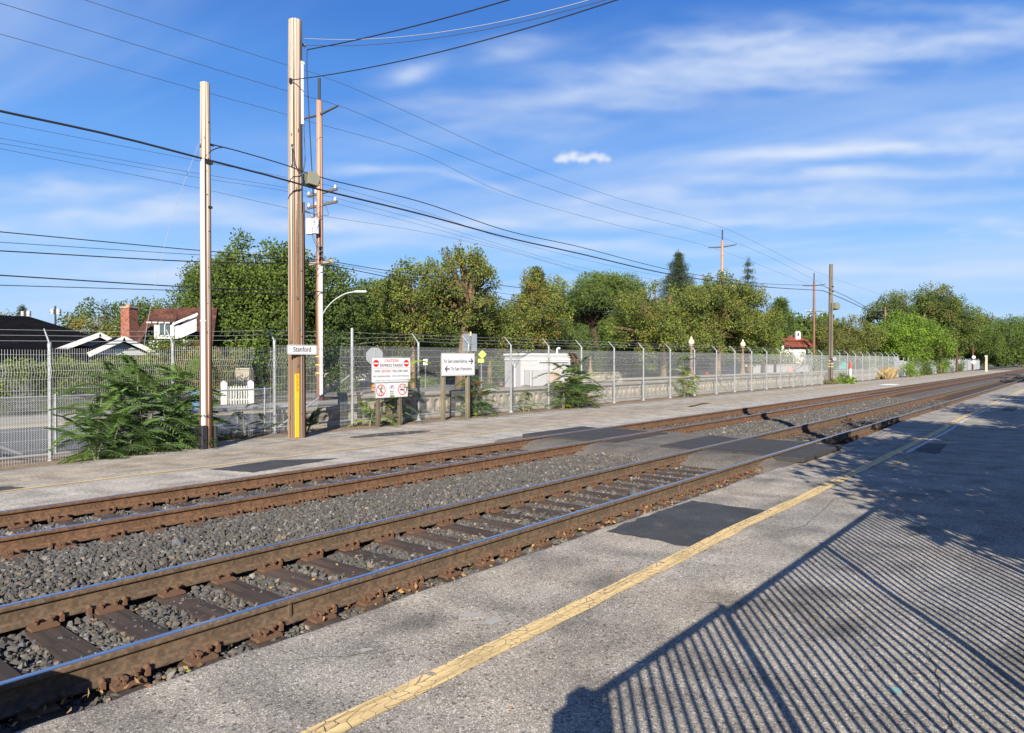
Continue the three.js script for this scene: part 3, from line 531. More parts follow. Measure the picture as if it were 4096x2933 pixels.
// low chain-link fence and pipe rails in front of the street
{
  const f = thing('chain_link_fence', 'low chain link fence with pipe top rail beside the street', 'fence', [3, -0.2, -18.3]);
  const wires = [], L = 8.4, Hh = 1.35; for (let i = -27; i < 168; i++) { const x = i * 0.05; for (const s of [1, -1]) { let a = [x, 0.05], b = [x + Hh, Hh]; if (s < 0) { a = [x, Hh]; b = [x + Hh, 0.05]; } const cut = (p, q) => { const t0 = clamp((0 - p[0]) / (q[0] - p[0])), t1 = clamp((L - p[0]) / (q[0] - p[0])); return [[mix(p[0], q[0], t0), mix(p[1], q[1], t0), 0], [mix(p[0], q[0], t1), mix(p[1], q[1], t1), 0]]; }; if (x + Hh < 0 || x > L) continue; const [A, B] = cut(a, b); if (Math.abs(A[0] - B[0]) > 0.02) wires.push(prism([A, B], 0.0022)); } }
  part('chain_link_mesh', wires, wireMat, f);
  part('top_rail', rod([0, Hh, 0], [L, Hh, 0], 0.022, 0.022, 8), galv, f);
  part('bottom_rail', rod([0, 0.05, 0], [L, 0.05, 0], 0.018, 0.018, 8), galv, f);
  for (const x of [0.2, 2.9, 5.6, 8.2]) part('post', rod([x, -0.1, 0], [x, Hh + 0.06, 0], 0.03, 0.03, 8), galv, f);
  const g = thing('pipe_guard_rail', 'grey steel pipe guard rail with two bars behind the fence', 'guard rail', [8.6, -0.15, -19.0]);
  part('bar', rod([0, 0.72, 0], [6.3, 0.72, 0.3], 0.05, 0.05, 10), galvPaint, g); part('bar', rod([0, 0.28, 0], [6.2, 0.28, 0.3], 0.038, 0.038, 10), galvPaint, g);
  for (const x of [0.05, 2.1, 4.2, 6.2]) part('post', rod([x, -0.1, 0.3 * x / 6.3], [x, 0.76, 0.3 * x / 6.3], 0.045, 0.045, 8), galvPaint, g);
}
// ---------------------------------------------------------------- concrete parapets of the underpass
function parapet(name, label, a, b, top, coping, pierEvery, niches = true) {
  const dx = b[0] - a[0], dz = b[1] - a[1], L = Math.hypot(dx, dz), g = thing(name, label, 'parapet', [a[0], 0, a[1]], Math.atan2(-dz, dx));
  const face = 0.16;                                            // half thickness
  part('coping', rbox(L + 0.1, coping, face * 2 + 0.2, 0.02, L / 2, top - coping / 2, 0), concreteMat, g);
  part('plinth', box(L, 0.26, face * 2 + 0.08, L / 2, 0.0, 0), concreteMat, g);
  const n = Math.max(1, Math.round(L / pierEvery)), bay = L / n, y0 = 0.13, y1 = top - coping;
  const pierG = box(0.42, y1 - y0, face * 2 + 0.06, 0, (y0 + y1) / 2, 0);
  for (let i = 0; i <= n; i++) { const p = part('pier', pierG, concreteMat, g); p.position.x = Math.min(L - 0.21, Math.max(0.21, i * bay)); }
  // wall between piers with arched recesses cut into its face
  const w = bay - 0.42, nn = Math.max(1, Math.floor((w - 0.1) / 0.42)), hh = y1 - y0;
  const s = new THREE.Shape(); s.moveTo(-w / 2, 0); s.lineTo(w / 2, 0); s.lineTo(w / 2, hh); s.lineTo(-w / 2, hh); s.closePath();
  if (niches) for (let k = 0; k < nn; k++) { const c = -w / 2 + (k + 0.5) * w / nn, q = 0.115, t = hh - 0.13 - q, h = new THREE.Path(); h.moveTo(c - q, 0.04); h.lineTo(c - q, t); h.absarc(c, t, q, Math.PI, 0, true); h.lineTo(c + q, 0.04); h.closePath(); s.holes.push(h); }
  const wallG = merge([new THREE.ExtrudeGeometry(s, { depth: 0.09, bevelEnabled: false, curveSegments: 5 }).translate(0, y0, face - 0.09), box(w, hh, 0.16, 0, y0 + hh / 2, face - 0.172)]);
  for (let i = 0; i < n; i++) { const p = part('arcaded_panel', wallG, concreteMat, g); p.position.x = (i + 0.5) * bay; }
  return g;
}
parapet('parapet', 'long concrete parapet with arched recesses just behind the mesh fence', [14.1, -18.05], [96, -18.05], 0.88, 0.13, 6.2);
parapet('parapet', 'short low concrete parapet end behind the pole with the yellow strip', [11.5, -18.0], [13.95, -18.0], 0.56, 0.1, 2.4);
parapet('parapet', 'concrete parapet along the far side of the underpass carrying two globe lamps', [38, -22.4], [100, -21.4], 0.85, 0.13, 6.2);
parapet('parapet', 'distant arched concrete parapet in the middle, beyond the white pump house', [52.5, -36.6], [68, -33.9], 0.86, 0.12, 5.2);
{ const c = thing('concrete_block', 'square concrete pier where the two parapet heights meet', 'pier', [14.0, 0, -18.05]); part('shaft', box(0.5, 0.92, 0.5, 0, 0.42, 0), concreteMat, c); part('cap', rbox(0.6, 0.1, 0.6, 0.02, 0, 0.92, 0), concreteMat, c); }
// globe lamps
const lampStone = plain(0.165, 0.105, 0.066, 0.85), globeMat = new THREE.MeshPhysicalMaterial({ color: lin(0.60, 0.55, 0.36), roughness: 0.35 });
const lampParts = { base: new THREE.LatheGeometry([[0.24, 0], [0.24, 0.12], [0.17, 0.22], [0.14, 0.5], [0.12, 0.52]].map(([a, b]) => new THREE.Vector2(a, b)), 12), shaft: new THREE.CylinderGeometry(0.085, 0.12, 1.6, 12).translate(0, 1.3, 0), collar: new THREE.LatheGeometry([[0.085, 2.08], [0.17, 2.12], [0.19, 2.2], [0.12, 2.25]].map(([a, b]) => new THREE.Vector2(a, b)), 12), globe: new THREE.SphereGeometry(0.215, 16, 12).scale(1, 1.05, 1).translate(0, 2.44, 0), finial: new THREE.LatheGeometry([[0.10, 2.66], [0.06, 2.72], [0.075, 2.77], [0.03, 2.84], [0, 2.86]].map(([a, b]) => new THREE.Vector2(a, b)), 10) };
for (const [x, z, y, label] of [[56, -36.15, 0.86, 'globe street lamp on brown post, nearest the white pump house'], [66.2, -34.3, 0.86, 'globe street lamp on brown post at the end of the distant parapet'], [47.9, -22.25, 0.85, 'largest globe street lamp on brown post beside the yellow green sapling'], [57.4, -22.1, 0.85, 'globe street lamp on brown post closest to the grey floodlight pole']]) {
  const l = thing('globe_lamp', label, 'street lamp', [x, y, z], 0, 'globe lamps on the parapets');
  part('base', lampParts.base, lampStone, l); part('shaft', lampParts.shaft, lampStone, l); part('collar', lampParts.collar, lampStone, l); part('globe', lampParts.globe, globeMat, l); part('finial', lampParts.finial, globeMat, l);
}
// ---------------------------------------------------------------- wooden poles
function poleGeo(h, r0, r1, turns = 2) { const g = new THREE.CylinderGeometry(r1, r0, h, 20, 14).translate(0, h / 2, 0), p = g.attributes.position, uv = g.attributes.uv; for (let i = 0; i < p.count; i++) { const k = 1 + 0.02 * N3(p.getX(i) * 9, p.getY(i) * 0.7, p.getZ(i) * 9); p.setX(i, p.getX(i) * k + 0.02 * N3(p.getY(i) * 0.3, 1, h)); p.setZ(i, p.getZ(i) * k); } g.computeVertexNormals(); return g; }
const conduitMat = M({ map: woodDark, color: lin(0.42, 0.36, 0.31), roughness: 0.9 });
{ // the station pole
  const p = thing('utility_pole', 'tall thick wooden pole carrying the Stanford sign and a floodlight', 'utility pole', [10.7, -0.1, -16.0]);
  part('pole_shaft', poleGeo(10.9, 0.205, 0.172), poleMat, p);
  for (const [x, z, r, y1, m] of [[0.03, 0.215, 0.016, 6.9, greyMetal], [0.10, 0.195, 0.032, 5.9, conduitMat], [0.155, 0.16, 0.03, 6.2, conduitMat], [-0.16, 0.13, 0.012, 7.2, greyMetal]]) part('conduit', rod([x, 0, z], [x * 0.9, y1, z * 0.93], r, r, 8), m, p);
  for (const y of [0.7, 2.7, 4.4]) part('conduit_strap', rod([-0.02, y, 0.24], [0.2, y, 0.17], 0.008, 0.008, 5), greyMetal, p);
  part('cable_guard', merge([rbox(0.085, 1.6, 0.07, 0.02, 0.10, 9.0, 0.155), box(0.095, 0.06, 0.08, 0.10, 9.8, 0.155)]), whitePlastic, p);
  part('yellow_marker_strip', rbox(0.13, 1.65, 0.03, 0.01, -0.1, 0.9, 0.19), plain(0.62, 0.36, 0.02, 0.6), p);
  const cv = document.createElement('canvas'); cv.width = 64; cv.height = 512; const c = cv.getContext('2d'); c.fillStyle = '#e0a61c'; c.fillRect(0, 0, 64, 512); c.fillStyle = '#241a08'; for (let i = 0; i < 9; i++) { c.fillRect(14 + (i % 3) * 6, 22 + i * 42, 30 - (i % 4) * 4, 14); c.fillRect(22, 40 + i * 42, 8 + (i % 2) * 14, 7); }
  const t = new THREE.CanvasTexture(cv); t.colorSpace = THREE.SRGBColorSpace; part('yellow_label', new THREE.PlaneGeometry(0.115, 0.62).translate(-0.1, 1.42, 0.2085), M({ map: t, roughness: 0.6 }), p);
  part('insulator', merge([new THREE.CylinderGeometry(0.035, 0.045, 0.09, 8).rotateZ(1.57).translate(0.25, 10.35, 0.02), box(0.1, 0.03, 0.03, 0.19, 10.35, 0.02)]), greyMetal, p);
  part('cable_clamp', box(0.06, 0.12, 0.06, -0.19, 9.27, 0.08), darkMetal, p);
  part('fuse_tube', merge([rod([-0.2, 7.1, 0.12], [-0.2, 7.55, 0.12], 0.03, 0.03, 8), new THREE.TorusGeometry(0.05, 0.018, 5, 10, 3.14).translate(-0.17, 7.58, 0.12)]), greyMetal, p);
  part('drop_wires', [tube([[0.16, 8.3, 0.14], [0.17, 7.8, 0.16], [0.15, 7.3, 0.19], [0.02, 6.9, 0.21], [-0.1, 7.0, 0.2], [-0.17, 7.5, 0.16]], 0.008, 4), tube([[-0.17, 7.2, 0.17], [-0.08, 7.0, 0.22], [0.05, 6.82, 0.22], [0.12, 6.8, 0.2]], 0.008, 4), tube([[0.15, 7.9, 0.16], [0.17, 7.2, 0.18], [0.08, 6.95, 0.21]], 0.007, 4)], darkMetal, p);
  for (const [x, y] of [[-0.08, 1.95], [-0.03, 2.9], [-0.1, 3.7]]) part('metal_tag', box(0.05, 0.075, 0.006, x, y, 0.205), greyMetal, p);
  part('loop_bracket', merge([rod([0.13, 5.98, 0.15], [0.34, 5.95, 0.16], 0.035, 0.02, 6), new THREE.TorusGeometry(0.06, 0.008, 4, 10).translate(0.38, 5.9, 0.16)]), greyMetal, p);
}
function floodlight(pos, turn, label, s = 1) {
  const l = thing('floodlight', label, 'floodlight', pos, turn); l.scale.setScalar(s);
  const hs = new THREE.Shape(); [[-0.16, -0.16], [0.12, -0.2], [0.2, 0.02], [0.08, 0.17], [-0.16, 0.17]].forEach(([a, b], i) => (i ? hs.lineTo(a, b) : hs.moveTo(a, b))); hs.closePath();
  part('housing', new THREE.ExtrudeGeometry(hs, { depth: 0.4, bevelEnabled: true, bevelSize: 0.012, bevelThickness: 0.012, bevelSegments: 1 }).translate(0, 0, -0.2), plain(0.15, 0.15, 0.115, 0.8), l);
  part('lens', box(0.012, 0.21, 0.34, 0, 0, 0).rotateZ(-0.35).translate(0.185, -0.09, 0), plain(0.035, 0.04, 0.04, 0.12), l);
  for (let i = 0; i < 4; i++) part('louvre', box(0.02, 0.012, 0.36, 0.19 + i * 0.004, -0.17 + i * 0.055, 0).translate(0, 0, 0), plain(0.10, 0.11, 0.10, 0.5), l);
  part('bracket', merge([box(0.16, 0.05, 0.1, -0.16, -0.16, 0), box(0.1, 0.04, 0.2, 0.0, -0.21, 0)]), darkMetal, l);
  return l;
}
floodlight([11.04, 6.72, -15.8], -0.25, 'boxy louvred floodlight mounted high on the Stanford sign pole', 0.9);
{
  const p = thing('utility_pole', 'shorter brown wooden pole with a white cable guard behind the leafy bush', 'utility pole', [8.12, -0.12, -15.7]);
  part('pole_shaft', poleGeo(8.45, 0.145, 0.105), guardPoleMat, p);
  part('cable_guard', merge([rbox(0.08, 6.5, 0.1, 0.022, -0.105, 3.45, 0.075), box(0.09, 0.03, 0.11, -0.105, 3.0, 0.075)]), whitePlastic, p);
  part('ground_sleeve', merge([rbox(0.15, 0.62, 0.2, 0.03, -0.12, 0.3, 0.07), rbox(0.09, 0.6, 0.12, 0.03, 0.17, 0.28, 0.08)]), darkMetal, p);
  part('cable_clamp', merge([box(0.16, 0.07, 0.06, 0.03, 6.62, 0.11), box(0.1, 0.05, 0.05, 0.05, 5.6, 0.11)]), darkMetal, p);
  part('guy_bracket', merge([box(0.08, 0.06, 0.05, -0.11, 7.0, 0.02), box(0.09, 0.04, 0.04, 0.13, 7.05, 0.05)]), greyMetal, p);
  part('bolt', [...Array(9)].map((_, i) => new THREE.SphereGeometry(0.014, 5, 4).translate(0.02 * (i % 3 - 1), 0.9 + i * 0.83, 0.12)), darkMetal, p);
}
{ // grey pole at the far end of the platform
  const p = thing('utility_pole', 'weathered grey wooden pole with floodlight at the far end of the platform', 'utility pole', [64.9, -0.08, -18.15 + 0.9]);
  part('pole_shaft', poleGeo(10.4, 0.23, 0.15), poleGreyMat, p); p.rotation.z = -0.012;
  part('conduit', rod([-0.24, 0, 0.1], [-0.2, 7, 0.1], 0.035, 0.03, 6), darkMetal, p);
  part('cable_clamp', merge([box(0.3, 0.1, 0.1, 0, 8.05, 0.15), box(0.3, 0.1, 0.1, 0, 8.45, 0.15)]), darkMetal, p);
  for (const y of [1.5, 1.75, 2.0]) part('reflector_band', new THREE.CylinderGeometry(0.245, 0.245, 0.05, 12).translate(0, y, 0), plain(0.6, 0.5, 0.25, 0.6), p);
  floodlight([65.35, 6.7, -17.0], -0.35, 'floodlight box on the weathered grey pole at the platform end', 1.5);
}
{ // lighting pole beside the camera side, outside the picture; its shadow crosses the rails
  const p = thing('lamp_pole', 'tall wooden lighting pole on the near platform that throws a thin shadow over the rails', 'utility pole', [11.7, 0, 0.15]);
  part('pole_shaft', poleGeo(9.5, 0.19, 0.15), poleMat, p);
  part('lamp_arm', rod([0, 8.6, 0.1], [0.3, 8.75, 0.7], 0.03, 0.03, 6), greyMetal, p); part('lamp_head', rbox(0.3, 0.2, 0.3, 0.05, 0.35, 8.75, 0.8), greyMetal, p);
}
// power poles along the street
const insul = (x, y, z, s = 1) => new THREE.CylinderGeometry(0.06 * s, 0.075 * s, 0.16 * s, 8).translate(x, y, z);
function powerPole(x, h, label, mat, opt = {}) {
  const p = thing('power_pole', label, 'utility pole', [x, -0.15, -29.3], 0, 'power poles along the street');
  part('pole_shaft', poleGeo(h + 0.15, 0.2, 0.14), mat, p);
  const pin = []; for (let i = 0; i < 8; i++) pin.push(new THREE.CylinderGeometry(0.075, 0.06, 0.13, 8).translate(0, h + 0.25 + i * 0.13, 0)); part('top_insulator', merge([rod([0, h, 0], [0, h + 1.25, 0], 0.03, 0.03, 6), ...pin]), darkMetal, p);
  for (const s of [1, -1]) part('insulator_arm', rod([0, h - 0.55, 0.1 * s], [0, h - 0.45, 1.5 * s], 0.07, 0.05, 8), plain(0.07, 0.075, 0.085, 0.5), p);
  if (opt.arms) for (const y of opt.arms) { part('crossarm', box(0.1, 0.12, 2.4, 0.15, y, 0), plain(0.10, 0.085, 0.07, 0.9), p); for (const z of [-1.1, -0.5, 1.05]) part('pin_insulator', insul(0.15, y + 0.13, z), plain(0.45, 0.44, 0.43, 0.4), p); }
  return p;
}
{
  const u = powerPole(20.95, 14.75, 'brown power pole with twin white transformers and a curved street lamp', streetPoleMat, { arms: [10.4, 9.8] });
  for (const [dx, dz] of [[-0.42, -0.22], [-0.33, 0.14]]) { const t = part('transformer', new THREE.CylinderGeometry(0.175, 0.175, 0.72, 16).translate(dx, 8.65, dz), whitePlastic, u); part('bushing', merge([rod([dx - 0.05, 9.0, dz], [dx - 0.08, 9.28, dz], 0.025, 0.02, 6), rod([dx + 0.08, 9.0, dz], [dx + 0.1, 9.25, dz], 0.02, 0.02, 6)]), greyMetal, t); part('lid', new THREE.SphereGeometry(0.178, 12, 5, 0, 6.3, 0, 1.57).scale(1, 0.35, 1).translate(dx, 9.01, dz), whitePlastic, t); }
  part('cable_guard', merge([rbox(0.15, 6.4, 0.1, 0.02, -0.06, 3.6, 0.19)]), whitePlastic, u);
  part('service_arm', box(0.12, 0.14, 1.9, 0.1, 6.95, 0.0), plain(0.28, 0.22, 0.17, 0.9), u);
  for (const y of [1.5, 1.9, 2.3]) part('reflector_band', new THREE.CylinderGeometry(0.225, 0.225, 0.045, 12).translate(0, y, 0), plain(0.7, 0.48, 0.02, 0.6), u);
  part('drop_wires', [tube([[-0.3, 9.3, 0.4], [-0.75, 8.9, 0.45], [-0.7, 8.1, 0.5], [-0.3, 7.6, 0.4], [0, 7.5, 0.2]], 0.012, 4), tube([[-0.55, 8.9, 0.5], [-0.8, 8.2, 0.5], [-0.45, 7.4, 0.5], [-0.2, 6.9, 0.3]], 0.012, 4), tube([[0.1, 9.8, 0.3], [0.3, 9.3, 0.3], [-0.1, 9.2, 0.4]], 0.01, 4), tube([[-0.3, 7.9, 0.3], [-0.5, 7.3, 0.4], [-0.95, 6.9, 0.5], [-1.2, 6.6, 0.7]], 0.012, 4)], darkMetal, u);
  part('secondary_bracket', [7.2, 7.45, 7.7].map((y) => merge([insul(-0.22, y, 0.25, 0.8), box(0.2, 0.04, 0.04, -0.12, y, 0.22)])), greyMetal, u);
  const P = (px, py, w = 34.7) => { const [x, z] = bearing(px, w); return V(x - 20.95, levelOf(py, w) + 0.15, z + 29.3); };
  const arm = part('lamp_arm', tube([P(711, 716), P(716, 695), P(735, 670), P(765, 651), P(790, 646)], 0.035, 6, 20), galvPaint, u);
  const hd = P(799, 646.5); part('lamp_head', rbox(0.62, 0.1, 0.24, 0.045, 0, 0, 0).rotateY(YAW - Math.PI / 2).translate(hd.x, hd.y, hd.z), whitePlastic, u);
}
powerPole(70.4, 14.4, 'reddish power pole rising out of the tree crowns', streetPoleMat, { arms: [9.6] });
powerPole(102.1, 13.0, 'thin dark power pole directly behind the weathered grey pole', poleDarkMat, { arms: [8.9, 8.2] });
powerPole(146.6, 12.0, 'power pole mostly hidden by the large tree at the far end', poleDarkMat, { arms: [8.5] });
// ---------------------------------------------------------------- overhead wires
const onVert = (px, py, a, b) => { const u = (px - 1134) / 1561.4, rxx = fx + rx * u, rzz = fz + rz * u, ex = b[0] - a[0], ez = b[1] - a[1], den = rxx * ez - rzz * ex, w = (a[0] * ez - a[1] * ex) / den; return V(rxx * w, levelOf(py, w), rzz * w); };
const uline = (d) => [[0, -d], [100, -d]];
const pline = [[8.1, -15.6], [64.9, -17.2]];
function wire(label, pts, plane, r, m, extra = []) {
  const P = [...pts.map(([px, py]) => onVert(px, py, ...plane)), ...extra];
  const a = P[0], b = P[1], k = 14 / Math.max(1, a.distanceTo(b)), back = a.clone().addScaledVector(a.clone().sub(b), k); if (pts[0][0] <= 200 && pts[0][0] >= 0 && (pts[0][0] === 0 || pts[0][1] === 0)) P.unshift(back);
  one('overhead_wire', new THREE.TubeGeometry(new THREE.CatmullRomCurve3(P, false, 'centripetal'), P.length * 8, r, 5), m, label, 'wire', 'overhead wires');
}
wire('topmost thin power line running over the pole tops from the upper left', [[181, 0], [638, 147], [717, 171], [929, 262], [1107, 343], [1353, 435], [1595, 503], [1802, 600], [1961, 656]], uline(29.3), 0.011, thinWireMat);
wire('second thin power line on the nearer arm ends of the power poles', [[0, 9], [307, 103], [632, 202], [755, 237], [929, 310], [1107, 380], [1353, 463], [1627, 537], [1820, 628]], uline(27.8), 0.011, thinWireMat);
wire('third thin power line on the farther arm ends of the power poles', [[0, 77], [442, 202], [638, 256], [673, 267], [929, 341], [1107, 424], [1353, 496], [1570, 547], [1790, 630]], uline(30.85), 0.011, thinWireMat);
wire('thick black cable clamped to the pole with the white guard', [[0, 247], [250, 301], [452, 353], [638, 401], [670, 411], [929, 474], [1121, 526], [1278, 561], [1479, 607], [1674, 634], [1822, 644]], pline, 0.024, cableMat);
wire('black cable starting at the white guarded pole above the thick cable', [[466, 320], [500, 328], [638, 368], [697, 390], [929, 447], [1121, 511], [1278, 546], [1479, 597], [1674, 627], [1822, 633]], pline, 0.014, cableMat);
wire('black cable dropping from the grey pole into the large far tree', [[1822, 644], [1880, 668], [1941, 698], [1990, 722]], [[64.9, -17.2], [130, -18]], 0.03, cableMat);
wire('upper black cable dropping from the grey pole toward the far tree', [[1822, 633], [1880, 660], [1941, 693], [1990, 716]], [[64.9, -17.2], [130, -18]], 0.022, cableMat);
wire('short curved jumper cable at the white guarded pole', [[456, 348], [470, 335], [490, 328], [505, 329]], pline, 0.013, cableMat);
for (const [pts, d, l] of [[[[0, 272], [439, 357], [638, 394], [738, 414], [929, 467], [1121, 530], [1305, 578], [1465, 612], [1700, 650]], 28.2, 'uppermost thin secondary wire on the wooden crossarm'], [[[0, 307], [439, 385], [638, 417], [690, 427], [929, 488], [1121, 546], [1305, 597], [1465, 621], [1700, 652]], 29.9, 'middle thin secondary wire on the wooden crossarm'], [[[0, 318], [439, 394], [638, 425], [672, 434], [929, 498], [1121, 552], [1305, 604], [1465, 628]], 30.5, 'lowest thin secondary wire of the crossarm trio'], [[[0, 330], [439, 417], [638, 462], [717, 479], [929, 513], [1121, 556], [1305, 609]], 29.1, 'thin neutral wire passing just above the white transformers']]) wire(l, pts, uline(d), 0.008, thinWireMat);
wire('highest of the black communication cables beneath the transformers', [[0, 514], [440, 555], [703, 576], [724, 578], [839, 597], [941, 610], [1147, 637], [1250, 648], [1480, 668]], uline(28.5), 0.019, cableMat);
wire('thin black communication cable between two thicker ones', [[0, 537], [440, 565], [703, 580], [839, 603], [941, 624], [1147, 655]], uline(29.6), 0.011, cableMat);
wire('middle thick black communication cable crossing the oak crown', [[0, 556], [440, 580], [703, 585], [717, 586], [839, 610], [941, 633], [1147, 668], [1284, 686], [1480, 704]], uline(29.0), 0.022, cableMat);
wire('lower thick black communication cable in front of the oak', [[0, 610], [440, 637], [703, 646], [725, 648], [941, 683], [1147, 708], [1250, 716]], uline(29.0), 0.024, cableMat);
wire('lowest black communication cable at the left', [[0, 632], [440, 645], [703, 653]], uline(29.0), 0.015, cableMat);
wire('thin guy wire slanting down from the white guarded pole', [[443, 318], [385, 475], [330, 700], [318, 775]], [[8.0, -15.7], [6.2, -18.6]], 0.005, greyWireMat);
{ // service drops from the station pole to the lighting pole on the near platform
  const b = V(11.7, 9.4, 0.1);
  const drop = (s, e, sag, r, m, label) => { const P = []; for (let i = 0; i <= 12; i++) { const t = i / 12, q = s.clone().lerp(e, t); q.y -= sag * 4 * t * (1 - t); P.push(q); } one('overhead_wire', new THREE.TubeGeometry(new THREE.CatmullRomCurve3(P), 40, r, 5), m, label, 'wire', 'overhead wires'); };
  drop(V(10.96, 10.1, -15.85), b.clone().add(V(0, -0.05, 0)), 0.4, 0.015, cableMat, 'twisted black service cable leaving the top of the Stanford pole');
  drop(V(10.96, 10.42, -15.95), V(11.7, 9.2, 0.1), 0.95, 0.009, greyWireMat, 'pale wire sagging from the top insulator of the Stanford pole');
  drop(V(10.97, 10.25, -15.95), V(11.7, 9.1, 0.1), 0.9, 0.008, thinWireMat, 'thin dark wire sagging just below the pale wire');
  drop(V(10.5, 9.17, -15.85), V(11.7, 9.0, 0.1), 0.55, 0.013, cableMat, 'black cable rising from the clamp on the Stanford pole');
  one('overhead_wire', tube([[10.96, 10.1, -15.85], [10.94, 9.7, -15.84], [10.98, 8.6, -15.82], [11.06, 7.0, -15.8], [11.12, 6.0, -15.8], [11.14, 5.6, -15.82]], 0.014, 5, 30), cableMat, 'twisted black drop cable hanging beside the Stanford pole', 'wire', 'overhead wires');
}
// ---------------------------------------------------------------- signs
function canvasTex(w, h, draw) { const cv = document.createElement('canvas'); cv.width = w; cv.height = h; draw(cv.getContext('2d'), w, h); const t = new THREE.CanvasTexture(cv); t.colorSpace = THREE.SRGBColorSpace; return t; }
const signWhite = '#e4e4e6', ink = '#23262b', red = '#cf2a26';
function rounded(c, x, y, w, h, r) { c.beginPath(); c.moveTo(x + r, y); c.arcTo(x + w, y, x + w, y + h, r); c.arcTo(x + w, y + h, x, y + h, r); c.arcTo(x, y + h, x, y, r); c.arcTo(x, y, x + w, y, r); c.closePath(); }
function fit(c, text, x, y, width, size, weight = '') { c.font = `${weight} ${size}px sans-serif`; const k = width / c.measureText(text).width; c.save(); c.translate(x, y); c.scale(k, 1); c.fillText(text, 0, 0); c.strokeStyle = c.fillStyle; c.lineWidth = size * 0.045; c.lineJoin = 'round'; c.strokeText(text, 0, 0); c.restore(); }
function board(parent, x0, x1, y0, y1, z, tex, r = 0.05) {
  const w = x1 - x0, h = y1 - y0, s = new THREE.Shape(), a = -w / 2, b = -h / 2; s.moveTo(a + r, b); s.lineTo(-a - r, b); s.quadraticCurveTo(-a, b, -a, b + r); s.lineTo(-a, -b - r); s.quadraticCurveTo(-a, -b, -a - r, -b); s.lineTo(a + r, -b); s.quadraticCurveTo(a, -b, a, -b - r); s.lineTo(a, b + r); s.quadraticCurveTo(a, b, a + r, b);
  const g = new THREE.ExtrudeGeometry(s, { depth: 0.012, bevelEnabled: false }).translate((x0 + x1) / 2, (y0 + y1) / 2, z);
  const m = part('sign_board', g, galvPaint, parent), f = new THREE.ShapeGeometry(s), uv = f.attributes.uv, p = f.attributes.position; for (let i = 0; i < p.count; i++) uv.setXY(i, p.getX(i) / w + 0.5, p.getY(i) / h + 0.5);
  part('sign_face', f.translate((x0 + x1) / 2, (y0 + y1) / 2, z + 0.0145), M({ map: tex, roughness: 0.45, color: lin(0.68, 0.68, 0.68) }), m);
  return m;
}
const nameTex = canvasTex(900, 250, (c, w, h) => { c.fillStyle = signWhite; c.fillRect(0, 0, w, h); c.strokeStyle = ink; c.lineWidth = 9; rounded(c, 14, 14, w - 28, h - 28, 34); c.stroke(); c.fillStyle = ink; c.textAlign = 'center'; c.textBaseline = 'alphabetic'; fit(c, 'Stanford', w / 2, 172, 545, 150); });
{
  const s = thing('station_sign', 'white Stanford name sign on the thick wooden pole', 'sign', [10.72, 2.12, -15.76]); board(s, -0.45, 0.45, 0, 0.255, 0, nameTex); part('bracket', box(0.06, 0.2, 0.06, 0, 0.13, -0.03), greyMetal, s); for (const y of [0.03, 0.225]) part('bolt', new THREE.SphereGeometry(0.008, 6, 4).translate(0.02, y, 0.016), greyMetal, s);
  const q = thing('station_sign', 'small white station name sign on the distant grey pole', 'sign', [65.0, 1.95, -16.95]); board(q, -0.5, 0.5, 0, 0.3, 0, nameTex); part('bracket', box(0.08, 0.22, 0.08, 0, 0.15, -0.04), greyMetal, q);
}
const prohibit = (c, x, y, r) => { c.strokeStyle = red; c.lineWidth = r * 0.17; c.beginPath(); c.arc(x, y, r, 0, 7); c.stroke(); c.beginPath(); c.moveTo(x - r * 0.7, y - r * 0.7); c.lineTo(x + r * 0.7, y + r * 0.7); c.stroke(); };
const cautionTex = canvasTex(1040, 500, (c, w, h) => {
  c.fillStyle = signWhite; c.fillRect(0, 0, w, h); c.strokeStyle = ink; c.lineWidth = 5; rounded(c, 7, 7, w - 14, h - 14, 16); c.stroke();
  c.beginPath(); c.moveTo(7, 212); c.lineTo(w - 7, 212); c.stroke(); c.textAlign = 'center';
  for (const x of [115, w - 115]) { c.fillStyle = red; c.beginPath(); c.arc(x, 118, 72, 0, 7); c.fill(); c.fillStyle = signWhite; c.fillRect(x - 58, 104, 116, 27); }
  c.fillStyle = red; fit(c, 'CAUTION', w / 2, 92, 378, 74); c.fillStyle = ink; fit(c, 'EXPRESS TRAINS', w / 2, 184, 620, 70);
  c.textAlign = 'left'; fit(c, 'STAY', 70, 296, 150, 62); fit(c, 'YELLOW LINE', 540, 296, 430, 62); c.fillStyle = red; fit(c, 'BEHIND', 255, 296, 245, 62); c.fillStyle = ink; c.textAlign = 'center';
  fit(c, 'NO TRESPASSING - STAY OFF TRACKS!', w / 2, 392, 960, 42); c.fillStyle = '#4a4d52'; fit(c, 'Trespassers subject to citation. CA Penal Code § 555, 369(i), 602', w / 2, 466, 880, 26);
});
